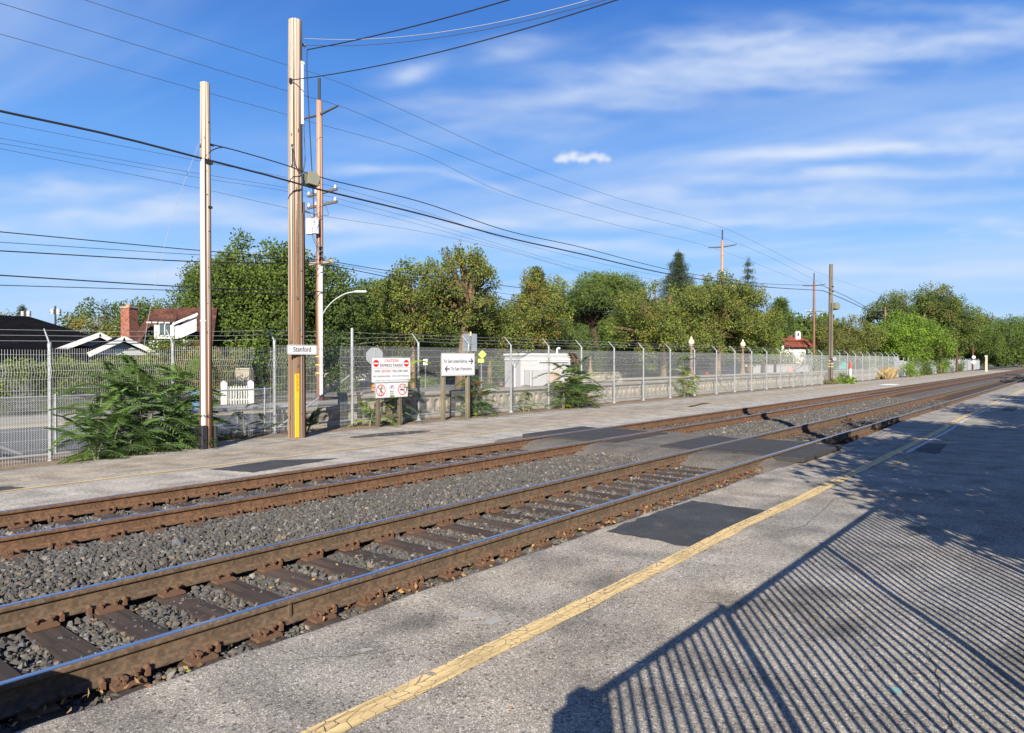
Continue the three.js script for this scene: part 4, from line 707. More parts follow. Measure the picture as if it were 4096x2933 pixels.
const rulesTex = canvasTex(880, 310, (c, w, h) => {
  c.fillStyle = signWhite; c.fillRect(0, 0, w, h); c.strokeStyle = ink; c.lineWidth = 5; rounded(c, 6, 6, w - 12, h - 12, 14); c.stroke(); for (const x of [290, 585]) { c.beginPath(); c.moveTo(x, 8); c.lineTo(x, h - 8); c.lineWidth = 4; c.stroke(); }
  c.fillStyle = ink; c.strokeStyle = ink; c.lineCap = 'round';
  c.beginPath(); c.arc(166, 84, 17, 0, 7); c.fill(); c.lineWidth = 24; c.beginPath(); c.moveTo(160, 118); c.lineTo(140, 170); c.stroke(); c.lineWidth = 14; c.beginPath(); c.moveTo(158, 116); c.lineTo(212, 108); c.moveTo(154, 116); c.lineTo(106, 128); c.moveTo(140, 172); c.lineTo(100, 226); c.moveTo(142, 170); c.lineTo(172, 200); c.lineTo(160, 240); c.stroke(); c.lineWidth = 8; c.beginPath(); c.moveTo(92, 246); c.lineTo(190, 250); c.stroke(); for (const x of [112, 172]) { c.beginPath(); c.arc(x, 258, 6, 0, 7); c.fill(); }
  prohibit(c, 146, 155, 112);
  c.strokeStyle = ink; c.lineWidth = 6; for (const x of [392, 476]) { c.beginPath(); c.arc(x, 108, 31, 0, 7); c.stroke(); } c.lineWidth = 6; c.beginPath(); c.moveTo(392, 108); c.lineTo(416, 64); c.lineTo(462, 64); c.lineTo(432, 108); c.lineTo(392, 108); c.moveTo(416, 64); c.lineTo(432, 108); c.moveTo(476, 108); c.lineTo(456, 48); c.lineTo(440, 46); c.moveTo(404, 54); c.lineTo(426, 54); c.stroke();
  c.fillStyle = ink; c.textAlign = 'center'; fit(c, 'WALK', 436, 196, 104, 36, 'bold'); fit(c, 'YOUR', 436, 238, 104, 36, 'bold'); fit(c, 'BIKE', 436, 282, 92, 36, 'bold');
  c.fillRect(658, 146, 110, 26); c.clearRect; c.fillRect(776, 146, 12, 26); c.strokeStyle = ink; c.lineWidth = 7; c.beginPath(); c.moveTo(782, 136); c.bezierCurveTo(800, 110, 770, 104, 786, 78); c.bezierCurveTo(770, 60, 740, 60, 744, 86); c.bezierCurveTo(740, 108, 766, 112, 772, 98); c.stroke();
  prohibit(c, 730, 150, 112);
});
const dirTex = canvasTex(1000, 460, (c, w, h) => {
  c.fillStyle = signWhite; c.fillRect(0, 0, w, h); c.strokeStyle = ink; c.lineWidth = 5; rounded(c, 14, 14, w - 28, h - 28, 18); c.stroke(); c.fillStyle = ink; c.textAlign = 'left'; fit(c, 'To San Jose/Gilroy', 62, 196, 710, 84); fit(c, 'To San Francisco', 282, 352, 628, 84);
  const arrow = (x, y, s) => { c.strokeStyle = ink; c.lineWidth = 26; c.lineCap = 'butt'; c.lineJoin = 'miter'; c.beginPath(); c.moveTo(x - 66 * s, y); c.lineTo(x + 52 * s, y); c.stroke(); c.beginPath(); c.moveTo(x + 4 * s, y - 58); c.lineTo(x + 58 * s, y); c.lineTo(x + 4 * s, y + 58); c.stroke(); };
  arrow(880, 166, 1); arrow(172, 322, -1);
});
{
  const s = thing('warning_sign', 'white caution express trains sign with red symbols on two dark posts', 'sign', [14.45, -0.06, -16.62]);
  board(s, -0.78, 0.78, 1.36, 2.12, 0.05, cautionTex, 0.03);
  board(s, -0.64, 0.67, 0.89, 1.35, 0.05, rulesTex, 0.03);
  for (const x of [-0.47, 0.4]) part('post', rbox(0.11, 2.0, 0.11, 0.008, x, 0.95, -0.02), postMat, s);
  part('cross_rail', box(0.85, 0.1, 0.05, -0.03, 0.33, -0.02), postMat, s);
  part('bolt', [[-0.55, 1.0], [0.57, 1.0], [-0.55, 1.28], [0.57, 1.28]].map(([x, y]) => new THREE.SphereGeometry(0.009, 6, 4).translate(x, y, 0.066)), darkMetal, s);
  const d = thing('direction_sign', 'white direction sign with black arrows on two pale wooden posts', 'sign', [17.55, -0.06, -16.77]);
  board(d, -0.8, 0.85, 1.51, 2.28, 0.06, dirTex, 0.03);
  for (const [x, h] of [[-0.63, 2.2], [0.58, 2.34]]) part('post', rbox(0.125, h, 0.125, 0.01, x, h / 2, -0.02), postPaleMat, d);
  // backs of street signs
  const bpos = bearing(1041, 25.9), b = thing('street_sign', 'blank grey back of a tall street sign behind the direction sign', 'sign', [bpos[0], 0, bpos[1]], -0.45);
  part('sign_plate', rbox(0.55, 0.64, 0.012, 0.03, 0, 2.63, 0), plain(0.17, 0.20, 0.235, 0.5, 0.3), b); part('post', box(0.05, 3.0, 0.03, 0.01, 1.5, 0.025), plain(0.10, 0.11, 0.10, 0.7), b); part('post_tip', box(0.052, 0.14, 0.034, 0.01, 2.95, 0.025), plain(0.5, 0.45, 0.2, 0.7), b);
  const opos = bearing(830, 27.5), o = thing('stop_sign', 'grey back of an octagonal stop sign above the caution sign', 'sign', [opos[0], 0, opos[1]], -0.6);
  part('sign_plate', new THREE.CylinderGeometry(0.36, 0.36, 0.01, 8).rotateX(Math.PI / 2).rotateZ(Math.PI / 8).translate(0, levelOf(789, 27.5), 0), plain(0.16, 0.175, 0.19, 0.6, 0.3), o); part('post', box(0.05, 2.4, 0.03, 0, 1.2, 0.02), greyMetal, o);
  const far = (px, py, w, label, make, post = true) => { const [x, z] = bearing(px, w), y = levelOf(py, w), g = thing('street_sign', label, 'sign', [x, 0, z], YAW - Math.PI / 2); make(g, y); if (post) part('post', rod([0, 0, -0.03], [0, y, -0.03], 0.035, 0.035, 6), greyMetal, g); return g; };
  far(764, 800, 62, 'white diamond street sign beyond the tall fence post', (g, y) => part('sign_plate', box(0.62, 0.62, 0.02).rotateZ(Math.PI / 4).translate(0, y, 0), whitePlastic, g));
  far(741, 807, 64, 'green and white street sign left of the diamond sign', (g, y) => { part('sign_plate', box(0.75, 0.8, 0.02, 0, y, 0), whitePlastic, g); part('green_panel', box(0.7, 0.32, 0.02, 0, y + 0.18, 0.012), plain(0.03, 0.24, 0.17, 0.5), g); });
  far(714, 808, 80, 'small orange street sign near the parked cars', (g, y) => part('sign_plate', box(0.6, 0.6, 0.02).rotateZ(Math.PI / 4).translate(0, y, 0), plain(0.6, 0.24, 0.02, 0.5), g));
  far(1066, 792, 40, 'fluorescent yellow pedestrian crossing sign right of the direction sign', (g, y) => { part('sign_plate', box(0.33, 0.33, 0.02).rotateZ(Math.PI / 4).translate(0.06, y + 0.18, 0), plain(0.45, 0.62, 0.01, 0.5), g); part('arrow_plate', box(0.34, 0.2, 0.02, -0.02, y - 0.18, 0), plain(0.45, 0.62, 0.01, 0.5), g); });
  far(942, 802, 48, 'small white parking sign between the caution and direction signs', (g, y) => part('sign_plate', box(0.3, 0.4, 0.02, 0, y, 0), whitePlastic, g));
  far(1862, 808, 92, 'teal street sign above the dry grass', (g, y) => part('sign_plate', box(1.5, 1.0, 0.03, 0, y - 0.1, 0), plain(0.02, 0.23, 0.19, 0.5), g), true);
  far(1632, 804, 75, 'small red and white sign beside the brown lamp post', (g, y) => part('sign_plate', box(0.34, 0.5, 0.02, 0, y, 0), plain(0.62, 0.42, 0.40, 0.5), g));
  far(1752, 842, 60, 'red no parking sign low behind the fence', (g, y) => part('sign_plate', box(0.4, 0.38, 0.02, 0, y + 0.9, 0), plain(0.62, 0.18, 0.17, 0.5), g), true);
}
{ const m = thing('marker_post', 'white plastic marker post with a red top in front of the fence', 'marker post', [71.4, -0.06, -17.2]); part('tube', new THREE.CylinderGeometry(0.10, 0.10, 1.3, 10).translate(0, 0.65, 0), whitePlastic, m); part('red_top', new THREE.CylinderGeometry(0.103, 0.103, 0.55, 10).translate(0, 1.52, 0), plain(0.55, 0.06, 0.03, 0.6), m); }
// ---------------------------------------------------------------- foliage
function leafMat(c, t = 0.35) { return new THREE.MeshPhysicalMaterial({ color: lin(...c), roughness: 0.9, transmission: t, thickness: 0, side: THREE.DoubleSide, specularIntensity: 0.35 }); }
const leafWhite = leafMat([1, 1, 1], 0.45);
function clumpGeo(seed, n, len, wid, spread = 1, flat = 0) {                     // n separate leaves in a loose ball of radius ~1
  const r = RNG(seed), pos = [], ix = [];
  for (let i = 0; i < n; i++) {
    const d = V(r() - 0.5, (r() - 0.5) * (1 - flat), r() - 0.5).normalize(), c = d.clone().multiplyScalar(spread * Math.cbrt(r()));
    const dir = d.clone().multiplyScalar(0.8).add(V(r() - 0.5, r() - 0.7, r() - 0.5)).normalize(), side = V(r() - 0.5, r() - 0.5, r() - 0.5).cross(dir).normalize(), up = dir.clone().cross(side), L = len * (0.7 + 0.6 * r()), W = wid * (0.7 + 0.6 * r()), b = pos.length / 3;
    const q = (l, s, u) => { const p = c.clone().addScaledVector(dir, l * L).addScaledVector(side, s * W).addScaledVector(up, u * L); pos.push(p.x, p.y, p.z); };
    q(0, 0, 0); q(0.45, 0.5, 0.06); q(1, 0, -0.08); q(0.45, -0.5, 0.06); ix.push(b, b + 1, b + 3, b + 1, b + 2, b + 3);
  }
  const g = new THREE.BufferGeometry(); g.setAttribute('position', new THREE.Float32BufferAttribute(pos, 3)); g.setAttribute('uv', new THREE.Float32BufferAttribute(new Float32Array(pos.length / 3 * 2), 2)); g.setIndex(ix); g.computeVertexNormals(); return g;
}
const CL = { broad: clumpGeo(1, 16, 0.62, 0.36), fine: clumpGeo(2, 22, 0.42, 0.24), needle: clumpGeo(3, 34, 0.7, 0.15), big: clumpGeo(4, 12, 0.8, 0.55), mid: clumpGeo(6, 22, 0.5, 0.30), spray: clumpGeo(5, 26, 0.75, 0.16, 1, 0.6) };
function crown(parent, name, r, spots, geo, colors) {                            // spots: [x, y, z, scale]
  const im = new THREE.InstancedMesh(geo, leafWhite, spots.length), q = new THREE.Quaternion(), e = new THREE.Euler(), m = new THREE.Matrix4(), c = new THREE.Color();
  spots.forEach(([x, y, z, s], i) => {
    q.setFromEuler(e.set(r() * 6.28, r() * 6.28, r() * 6.28)); m.compose(V(x, y, z), q, V(s, s, s)); im.setMatrixAt(i, m);
    const k = colors[Math.floor(r() * colors.length)], v = 0.75 + 0.5 * r(); im.setColorAt(i, c.setRGB(k[0] * v, k[1] * v, k[2] * v));
  });
  im.name = name; im.userData.kind = 'stuff'; prep(im); parent.add(im); return im;
}
// puffs: [x, y, z, radius, flatten]; leaves sit mostly in each puff's shell
function puffSpots(r, puffs, density, s, shell = 0.45) {
  const out = [];
  for (const [x, y, z, R, fl = 0.8] of puffs) { const n = Math.round(density * R * R); for (let i = 0; i < n; i++) { const d = V(r() - 0.5, r() - 0.5, r() - 0.5).normalize(), k = R * (1 - shell * r() * r()) * (0.86 + 0.28 * r()); out.push([x + d.x * k, y + d.y * k * fl, z + d.z * k, s * (0.7 + 0.6 * r())]); } }
  return out;
}
function crownPuffs(r, cx, cy, cz, a, b, c, n, lumps = 0.36) {                   // n puffs filling an uneven ellipsoid
  const out = [[cx, cy, cz, Math.min(a, b, c) * 0.75, 0.9]];
  for (let i = 0; i < n; i++) { const d = V(r() - 0.5, r() * 0.95 - 0.40, r() - 0.5).normalize(), k = 0.45 + 0.6 * r(), R = Math.min(a, b, c) * lumps * (0.5 + 0.9 * r()); out.push([cx + d.x * a * k, cy + d.y * b * k, cz + d.z * c * k, R, 0.82]); }
  for (let i = 0; i < n * 0.8; i++) { const d = V(r() - 0.5, r() * 0.9 - 0.25, r() - 0.5).normalize(), k = 0.9 + 0.24 * r(); out.push([cx + d.x * a * k, cy + d.y * b * k, cz + d.z * c * k, Math.min(a, b, c) * (0.09 + 0.10 * r()), 0.9]); }
  return out;
}
function limbs(r, base, puffs, r0, every = 1) {
  const out = [], [bx, by, bz] = base, sorted = puffs.filter((_, i) => i % every === 0);
  for (const [x, y, z] of sorted) { const m = V(mix(bx, x, 0.45) + (r() - 0.5) * 0.6, mix(by, y, 0.6), mix(bz, z, 0.45) + (r() - 0.5) * 0.6); out.push(limb([V(bx, by - 0.4, bz), m, V(x, y, z)], [r0 * 0.55, r0 * 0.32, r0 * 0.08], 5)); }
  return out;
}
const barkMat = M({ map: barkTex, color: lin(0.34, 0.29, 0.24), roughness: 1 }), paleBark = M({ map: barkTex, color: lin(0.95, 0.86, 0.70), roughness: 0.95 }), redBark = M({ map: barkTex, color: lin(0.42, 0.24, 0.16), roughness: 1 });
const G = { oak: [[0.101, 0.156, 0.019], [0.131, 0.193, 0.025], [0.072, 0.113, 0.017]], dark: [[0.079, 0.130, 0.023], [0.062, 0.097, 0.020], [0.116, 0.161, 0.027]], syc: [[0.057, 0.083, 0.018], [0.183, 0.227, 0.035], [0.150, 0.186, 0.026], [0.217, 0.217, 0.041], [0.112, 0.151, 0.024]], pine: [[0.105, 0.163, 0.029], [0.076, 0.118, 0.024], [0.140, 0.192, 0.032]], bright: [[0.150, 0.248, 0.022], [0.184, 0.288, 0.024], [0.105, 0.176, 0.017]], fir: [[0.039, 0.067, 0.022], [0.054, 0.083, 0.024]], olive: [[0.165, 0.175, 0.041], [0.134, 0.149, 0.035], [0.212, 0.185, 0.054]], autumn: [[0.281, 0.176, 0.030], [0.193, 0.185, 0.030]], hedge: [[0.176, 0.223, 0.032], [0.142, 0.185, 0.026], [0.096, 0.136, 0.022]] };
function tree(name, label, px, w, top, bottom, halfW, o = {}) {                    // bearing, distance, crown top and bottom level (survey rows), half width (survey px)
  const [x, z] = bearing(px, w), r = RNG(o.seed ?? Math.round(px * 7 + w)), y1 = levelOf(top, w), y0 = Math.max(0.4, levelOf(bottom, w)), a = halfW * 1.12 / 1561.4 * w, c = o.deep ?? Math.min(a, 5), cy = (y0 + y1) / 2, b = (y1 - y0) / 2;
  const t = thing(name, label, o.cat ?? 'tree', [x, -0.1, z], o.turn ?? YAW - Math.PI / 2, o.group);
  const n = o.n ?? 16, puffs = o.puffs ? o.puffs(r, a, b, cy) : crownPuffs(r, 0, cy, 0, a, b, c, Math.round(n * 1.35), o.lumps);
  const s = (o.s ?? 0.42) * 0.82, th = Math.max(0.8, cy - b * 0.45), r0 = o.r0 ?? 0.26;
  const lean = o.lean ?? 0;
  part('trunk', merge([limb([V(0, -0.2, 0), V(lean * 0.4, th * 0.5, 0.1), V(lean, th, 0)], [r0 * 1.25, r0 * 0.95, r0 * 0.75], 8), ...limbs(r, [lean, th, 0], puffs, r0, o.every ?? 2)]), o.bark ?? barkMat, t);
  crown(t, 'crown', r, puffSpots(r, puffs, (o.den ?? 26) / (s * s) * 0.16, s, o.shell), o.geo ?? CL.mid, o.col ?? G.oak);
  return t;
}
// --- left: the oaks behind the poles
tree('oak_tree', 'large dark green oak between the white guarded pole and the Stanford pole', 560, 43, 556, 850, 112, { n: 46, col: G.oak, s: 0.44, den: 30, lumps: 0.40, deep: 3.6, r0: 0.35, seed: 5 });
tree('oak_tree', 'oak on the left shoulder of the large oak, beside the brown roof', 436, 54, 580, 705, 38, { n: 14, col: G.oak, s: 0.42, deep: 2, seed: 15 });
tree('oak_tree', 'dark oak directly behind the transformer pole', 690, 45, 588, 850, 100, { n: 36, col: G.dark, s: 0.44, deep: 3.4, seed: 25 });
tree('oak_tree', 'low spreading oak behind the brick chimney', 300, 66, 668, 770, 128, { n: 22, col: G.dark, s: 0.55, deep: 5, seed: 35 });
tree('garden_tree', 'yellow green garden tree right of the gabled porch', 222, 50, 706, 800, 75, { n: 16, col: [...G.hedge, ...G.autumn], s: 0.4, deep: 3, seed: 45 });
tree('garden_tree', 'small pale tree at the far left above the dark roof', 8, 90, 688, 760, 26, { n: 8, col: G.olive, s: 0.6, seed: 46 });
// --- middle
const pinePuffs = (r, a, b, cy) => { const o = []; for (let i = 0; i < 34; i++) { const t = i / 33, an = r() * 6.28, k = Math.sqrt(r()); o.push([Math.cos(an) * a * k * 0.92, cy - b * 0.55 + b * 1.35 * (1 - 0.55 * k * k) * (0.35 + 0.65 * r()), Math.sin(an) * Math.min(a, 5) * k, a * (0.20 + 0.12 * r()), 0.62]); } return o; };
tree('pine_tree', 'broad dark pine behind the curved street lamp', 835, 66, 598, 825, 105, { puffs: pinePuffs, geo: CL.needle, col: G.pine, s: 0.62, den: 24, bark: redBark, r0: 0.38, every: 1, seed: 61 });
tree('pine_tree', 'dark pine deep behind the caution sign', 925, 72, 630, 830, 95, { puffs: pinePuffs, geo: CL.needle, col: G.dark, s: 0.7, den: 24, bark: redBark, r0: 0.34, seed: 62 });
function sycamore(label, px, w, top, bottom, hw, o = {}) { return tree('sycamore_tree', label, px, w, top, bottom, hw, { col: G.syc, bark: paleBark, s: 0.40, den: 23, lumps: 0.27, n: 38, every: 1, geo: CL.mid, shell: 0.7, ...o }); }
sycamore('tall sycamore with bare pale trunk behind the grey sign back', 1020, 50, 552, 745, 74, { n: 40, deep: 2.8, r0: 0.38, seed: 71, lean: 0.5, lumps: 0.19, den: 19, shell: 0.9 });
sycamore('leafy sycamore left of the bare trunked sycamore', 915, 50, 585, 800, 75, { n: 30, deep: 3, r0: 0.2, seed: 72 });
sycamore('sycamore standing above the right end of the direction sign', 1085, 54, 655, 800, 55, { n: 24, deep: 2.6, r0: 0.18, seed: 73 });
sycamore('sycamore with autumn tinted leaves behind the white pump house', 1195, 60, 612, 795, 62, { n: 28, deep: 3, r0: 0.2, seed: 74, col: [...G.syc, ...G.autumn, ...G.syc] });
sycamore('low leafy sycamore filling the gap behind the pump house', 1140, 62, 700, 800, 60, { n: 18, deep: 3, r0: 0.16, seed: 75 });
tree('stone_pine', 'umbrella shaped stone pine with leaning bare trunk', 1335, 76, 602, 748, 100, { puffs: (r, a, b, cy) => { const o = []; for (let i = 0; i < 30; i++) { const an = r() * 6.28, k = Math.sqrt(r()); o.push([Math.cos(an) * a * k * 0.9, cy + b * (0.75 * Math.sqrt(Math.max(0, 1 - k * k)) - 0.62 * r() * (0.35 + k)), Math.sin(an) * 4.4 * k, a * (0.20 + 0.1 * r()), 0.62]); } return o; }, geo: CL.needle, col: G.pine, s: 0.66, den: 30, bark: barkMat, r0: 0.5, every: 1, lean: -1.2, seed: 81 });
sycamore('dense sycamore in the middle of the row, left of the reddish pole', 1470, 60, 640, 790, 100, { n: 38, deep: 3.6, r0: 0.26, seed: 91, den: 24 });
sycamore('dense sycamore in front of the reddish power pole', 1590, 62, 622, 778, 96, { n: 38, deep: 3.6, r0: 0.26, seed: 92, den: 24 });
sycamore('sycamore at the right end of the dense row', 1660, 66, 668, 800, 60, { n: 26, deep: 3, r0: 0.2, seed: 93 });
tree('street_tree', 'fresh green small tree under the row of sycamores', 1690, 78, 715, 800, 32, { n: 12, col: G.bright, s: 0.5, seed: 94 });
tree('olive_tree', 'grey olive shrub tree under the reddish power pole', 1640, 84, 725, 805, 60, { n: 16, col: G.olive, s: 0.5, seed: 95 });
tree('broadleaf_tree', 'dark shady tree behind the large globe lamp', 1420, 88, 690, 800, 110, { n: 20, col: G.dark, s: 0.6, deep: 5, seed: 96 });
tree('broadleaf_tree', 'shady tree behind the stone pine trunk', 1260, 92, 700, 805, 100, { n: 20, col: G.dark, s: 0.6, deep: 5, seed: 97 });
tree('broadleaf_tree', 'dark tree behind the pale sycamore trunk', 1030, 86, 690, 808, 110, { n: 20, col: G.dark, s: 0.6, deep: 5, seed: 98 });
tree('broadleaf_tree', 'dark tree beyond the side street cars', 800, 120, 700, 806, 130, { n: 22, col: G.dark, s: 0.8, deep: 6, seed: 99 });
tree('broadleaf_tree', 'dark tree behind the right end of the sycamores', 1560, 96, 700, 806, 120, { n: 20, col: G.dark, s: 0.65, deep: 5, seed: 100 });
tree('broadleaf_tree', 'dark leafy tree between the curved lamp and the sycamores', 770, 56, 640, 815, 70, { n: 22, col: G.dark, s: 0.5, deep: 3, seed: 101 });
tree('broadleaf_tree', 'shaded tree filling the gap behind the caution sign', 880, 60, 690, 815, 70, { n: 20, col: G.dark, s: 0.5, deep: 3, seed: 102 });
sycamore('sycamore filling the gap right of the tall bare trunk', 1110, 57, 690, 805, 70, { n: 24, deep: 3, r0: 0.16, seed: 103 });
tree('broadleaf_tree', 'shaded low tree under the stone pine on the left', 1265, 66, 735, 806, 50, { n: 16, col: G.dark, s: 0.5, deep: 3, seed: 104 });
tree('broadleaf_tree', 'green tree between the stone pine and the dense sycamores', 1395, 70, 690, 806, 60, { n: 20, col: G.oak, s: 0.5, deep: 3, seed: 105 });
tree('broadleaf_tree', 'shaded tree below the dense sycamore row', 1520, 68, 735, 806, 90, { n: 20, col: G.dark, s: 0.5, deep: 3, seed: 106 });
// --- conifers
function conifer(label, px, w, top, bottom, hw, o = {}) {
  const [x, z] = bearing(px, w), r = RNG(o.seed), y1 = levelOf(top, w), y0 = levelOf(bottom, w), a = hw / 1561.4 * w, t = thing('conifer_tree', label, 'tree', [x, -0.1, z]), spots = [], H = y1 - y0, br = [];
  const rows = o.rows ?? 18; for (let i = 0; i < rows; i++) { const f = i / rows, rad = a * (1 - f) * (0.75 + 0.5 * r()) + 0.05, yy = y0 + H * f, nb = o.nb ?? 7; for (let k = 0; k < nb; k++) { const an = k / nb * 6.28 + r() * 0.8, L = rad * (0.55 + 0.65 * r()) + 0.1, droop = -0.22 * L; br.push(limb([V(0, yy, 0), V(Math.cos(an) * L * 0.5, yy + 0.02 * L, Math.sin(an) * L * 0.5), V(Math.cos(an) * L, yy + droop, Math.sin(an) * L)], [0.05, 0.03, 0.01], 3)); const m = Math.ceil(L / 0.28) + 1; for (let j = 1; j <= m; j++) { const q = j / m; spots.push([Math.cos(an) * L * q + (r() - 0.5) * 0.2, yy + droop * q * q + (r() - 0.5) * 0.15, Math.sin(an) * L * q + (r() - 0.5) * 0.2, (o.s ?? 0.5) * (0.6 + 0.6 * r())]); } } }
  for (let i = 0; i < 5; i++) spots.push([0, y1 - i * 0.25, 0, 0.3]);
  part('trunk', merge([limb([V(0, -0.2, 0), V(0, y1 * 0.5, 0), V(0, y1, 0)], [0.32, 0.2, 0.03], 6), ...br]), barkMat, t); crown(t, 'crown', r, spots, CL.spray, o.col ?? G.fir); return t;
}
conifer('full blue green spruce rising above the sycamore row', 1502, 100, 556, 720, 92, { seed: 201, rows: 19, nb: 11, s: 0.34 });
conifer('sparse windswept conifer right of the reddish power pole', 1656, 112, 570, 740, 62, { seed: 202, rows: 12, nb: 5, s: 0.34 });
conifer('pointed conifer between the sycamore and the stone pine', 1188, 105, 594, 740, 55, { seed: 203, rows: 18, nb: 7, s: 0.7 });
conifer('small distant conifer at the upper left skyline', 50, 120, 676, 760, 18, { seed: 204, rows: 12, nb: 6, s: 0.5 });
conifer('dark bushy conifer left of the tiled house', 1728, 130, 664, 810, 62, { seed: 205, rows: 16, nb: 8, s: 1.0, col: G.dark });
conifer('thin conifer peeking over the far tree line', 2118, 180, 668, 740, 16, { seed: 206, rows: 12, nb: 6, s: 0.8 });
conifer('faint conifer top above the street trees', 1828, 170, 695, 760, 12, { seed: 207, rows: 10, nb: 6, s: 0.8 });
// --- right
tree('street_tree', 'olive green street tree right of the weathered grey pole', 1868, 98, 708, 815, 62, { n: 26, col: [...G.syc, ...G.olive], s: 0.5, deep: 4, bark: paleBark, seed: 301 });
tree('street_tree', 'street tree behind the weathered grey pole', 1830, 118, 728, 805, 34, { n: 14, col: G.oak, s: 0.55, deep: 3, seed: 302 });
tree('oak_tree', 'huge rounded oak crowning the tree line at the far end', 2032, 140, 655, 795, 92, { n: 40, col: [...G.dark, ...G.oak, ...G.olive], s: 0.74, deep: 8, r0: 0.4, seed: 303 });
tree('broadleaf_tree', 'bright green tree hanging over the end of the mesh fence', 2010, 100, 708, 826, 72, { n: 34, col: G.bright, s: 0.56, deep: 4, seed: 304, den: 24 });
tree('oak_tree', 'dark oak just right of the huge rounded oak', 2120, 175, 695, 798, 62, { n: 26, col: [...G.dark, ...G.oak], s: 0.9, deep: 8, seed: 305 });
tree('oak_tree', 'oak in the tree line over the distant fence', 2180, 220, 706, 800, 62, { n: 26, col: [...G.oak, ...G.dark], s: 1.1, deep: 9, seed: 306 });
tree('oak_tree', 'oak at the right edge above the distant rails', 2240, 290, 712, 800, 60, { n: 26, col: [...G.dark, ...G.oak], s: 1.4, deep: 12, seed: 307 });
tree('oak_tree', 'oak beyond the right edge of the tree line', 2310, 360, 716, 800, 60, { n: 22, col: G.oak, s: 1.7, deep: 14, seed: 308 });
tree('broadleaf_tree', 'dark tree behind the olive street tree', 1940, 160, 722, 800, 70, { n: 20, col: G.dark, s: 0.7, deep: 5, seed: 309 });
// far woods that close the horizon behind everything
for (const [k, px, w, top] of [[0, 60, 190, 768], [1, 420, 190, 745], [2, 900, 150, 690], [3, 1250, 150, 695], [4, 1600, 150, 700], [5, 1900, 210, 745], [6, 2180, 230, 765]]) {
  const [x, z] = bearing(px, w), r = RNG(400 + k), y1 = levelOf(top, w), puffs = []; for (let i = 0; i < 26; i++) { const u = (i / 25 - 0.5) * 56 + (r() - 0.5) * 3; puffs.push([rx * u, y1 * (0.30 + 0.42 * r()), rz * u, y1 * (0.24 + 0.12 * r()), 0.9]); }
  const g = new THREE.Group(); g.name = numbered('distant_woods'); g.position.set(x, 0, z); scene.add(g); g.userData = { kind: 'stuff', label: ['far woods on the left horizon', 'far woods behind the brown roofed house', 'far woods beyond the side street', 'far woods behind the stone pine', 'far woods behind the sycamore row', 'far woods behind the grey pole', 'far woods at the end of the rails'][k], category: 'woods' };
  const im = crown(g, 'woods_foliage', r, puffSpots(r, puffs, 12, 1.1), CL.broad, [...G.dark, ...G.oak]);
}
// ---------------------------------------------------------------- hedges and shrubs
function shrub(name, label, x, z, w, h, dpt, o = {}) {
  const r = RNG(o.seed), t = thing(name, label, o.cat ?? 'shrub', [x, o.y ?? -0.05, z], o.turn ?? 0, o.group), puffs = [], n = o.n ?? Math.ceil(w / 0.5) * Math.ceil(h / 0.6);
  for (let i = 0; i < n; i++) { const R = Math.min(h, o.rmax ?? 1.1) * (0.26 + 0.22 * r()); puffs.push([(r() - 0.5) * (w - R), R * 0.6 + Math.max(0, h - R * 1.55) * (i % 3 ? r() : 0.75 + 0.25 * r()) * (i % 4 === 0 ? 0.1 : 1), (r() - 0.5) * (dpt - R * 0.6), R, 0.95]); }
  part('stems', [...Array(5)].map((_, i) => rod([(i - 2) * w / 9, 0, 0], [(i - 2) * w / 6, h * 0.6, 0.05], 0.03, 0.012, 5)), barkMat, t);
  const s = o.s ?? 0.17; crown(t, 'foliage', r, puffSpots(r, puffs, (o.den ?? 20) / (s * s) * 0.30, s, 0.5), o.geo ?? CL.fine, o.col ?? G.hedge);
  if (o.flowers) { const sp = puffSpots(r, puffs, 22, 0.14, 0.1).filter((q) => q[2] > -0.2); crown(t, 'flowers', r, sp, CL.big, o.flowers); }
  return t;
}
shrub('hedge', 'sunlit hedge with a dark gap in front of the dark roofed house', 6.6, -30.6, 4.6, 2.0, 1.0, { seed: 501, y: 0, s: 0.2 });
shrub('hedge', 'tall leafy hedge under the white porch gable', 11.4, -31.0, 5.0, 2.1, 1.0, { seed: 502, y: 0, s: 0.2 });
shrub('hedge', 'hedge below the brick chimney', 15.9, -32.2, 4.8, 2.6, 1.2, { seed: 503, y: 0, s: 0.2, col: [...G.hedge, ...G.autumn] });
{ const [x, z] = bearing(400, 33); shrub('oleander', 'oleander covered in white flowers left of the white guarded pole', x, z, 2.6, levelOf(745, 33), 1.6, { seed: 504, s: 0.2, n: 18, col: G.oak, flowers: [[0.7, 0.68, 0.62], [0.62, 0.6, 0.54]] }); }
{ const [x, z] = bearing(268, 32); shrub('rose_bush', 'rose bush with scattered white blooms under the porch gable', x, z, 3.4, 1.9, 1.2, { seed: 505, s: 0.18, col: G.dark, n: 16 }); const [a, b] = bearing(250, 31.5); shrub('jasmine', 'low jasmine with small white flowers below the gable', a, b, 2.0, 1.75, 0.8, { seed: 506, s: 0.16, n: 10, col: G.dark, flowers: [[0.66, 0.64, 0.58]] }); }
{ const [x, z] = bearing(742, 44); shrub('flower_bed', 'mauve flowering bed beside the transformer pole', x, z, 3.2, 0.9, 1.2, { seed: 507, s: 0.16, cat: 'flowers', flowers: [[0.36, 0.26, 0.5], [0.5, 0.4, 0.6]] }); }
{ const [x, z] = bearing(930, 52); shrub('ground_cover', 'green planting around the sycamore trunk', x, z, 5, 0.8, 2, { seed: 508, s: 0.2, col: G.bright }); }
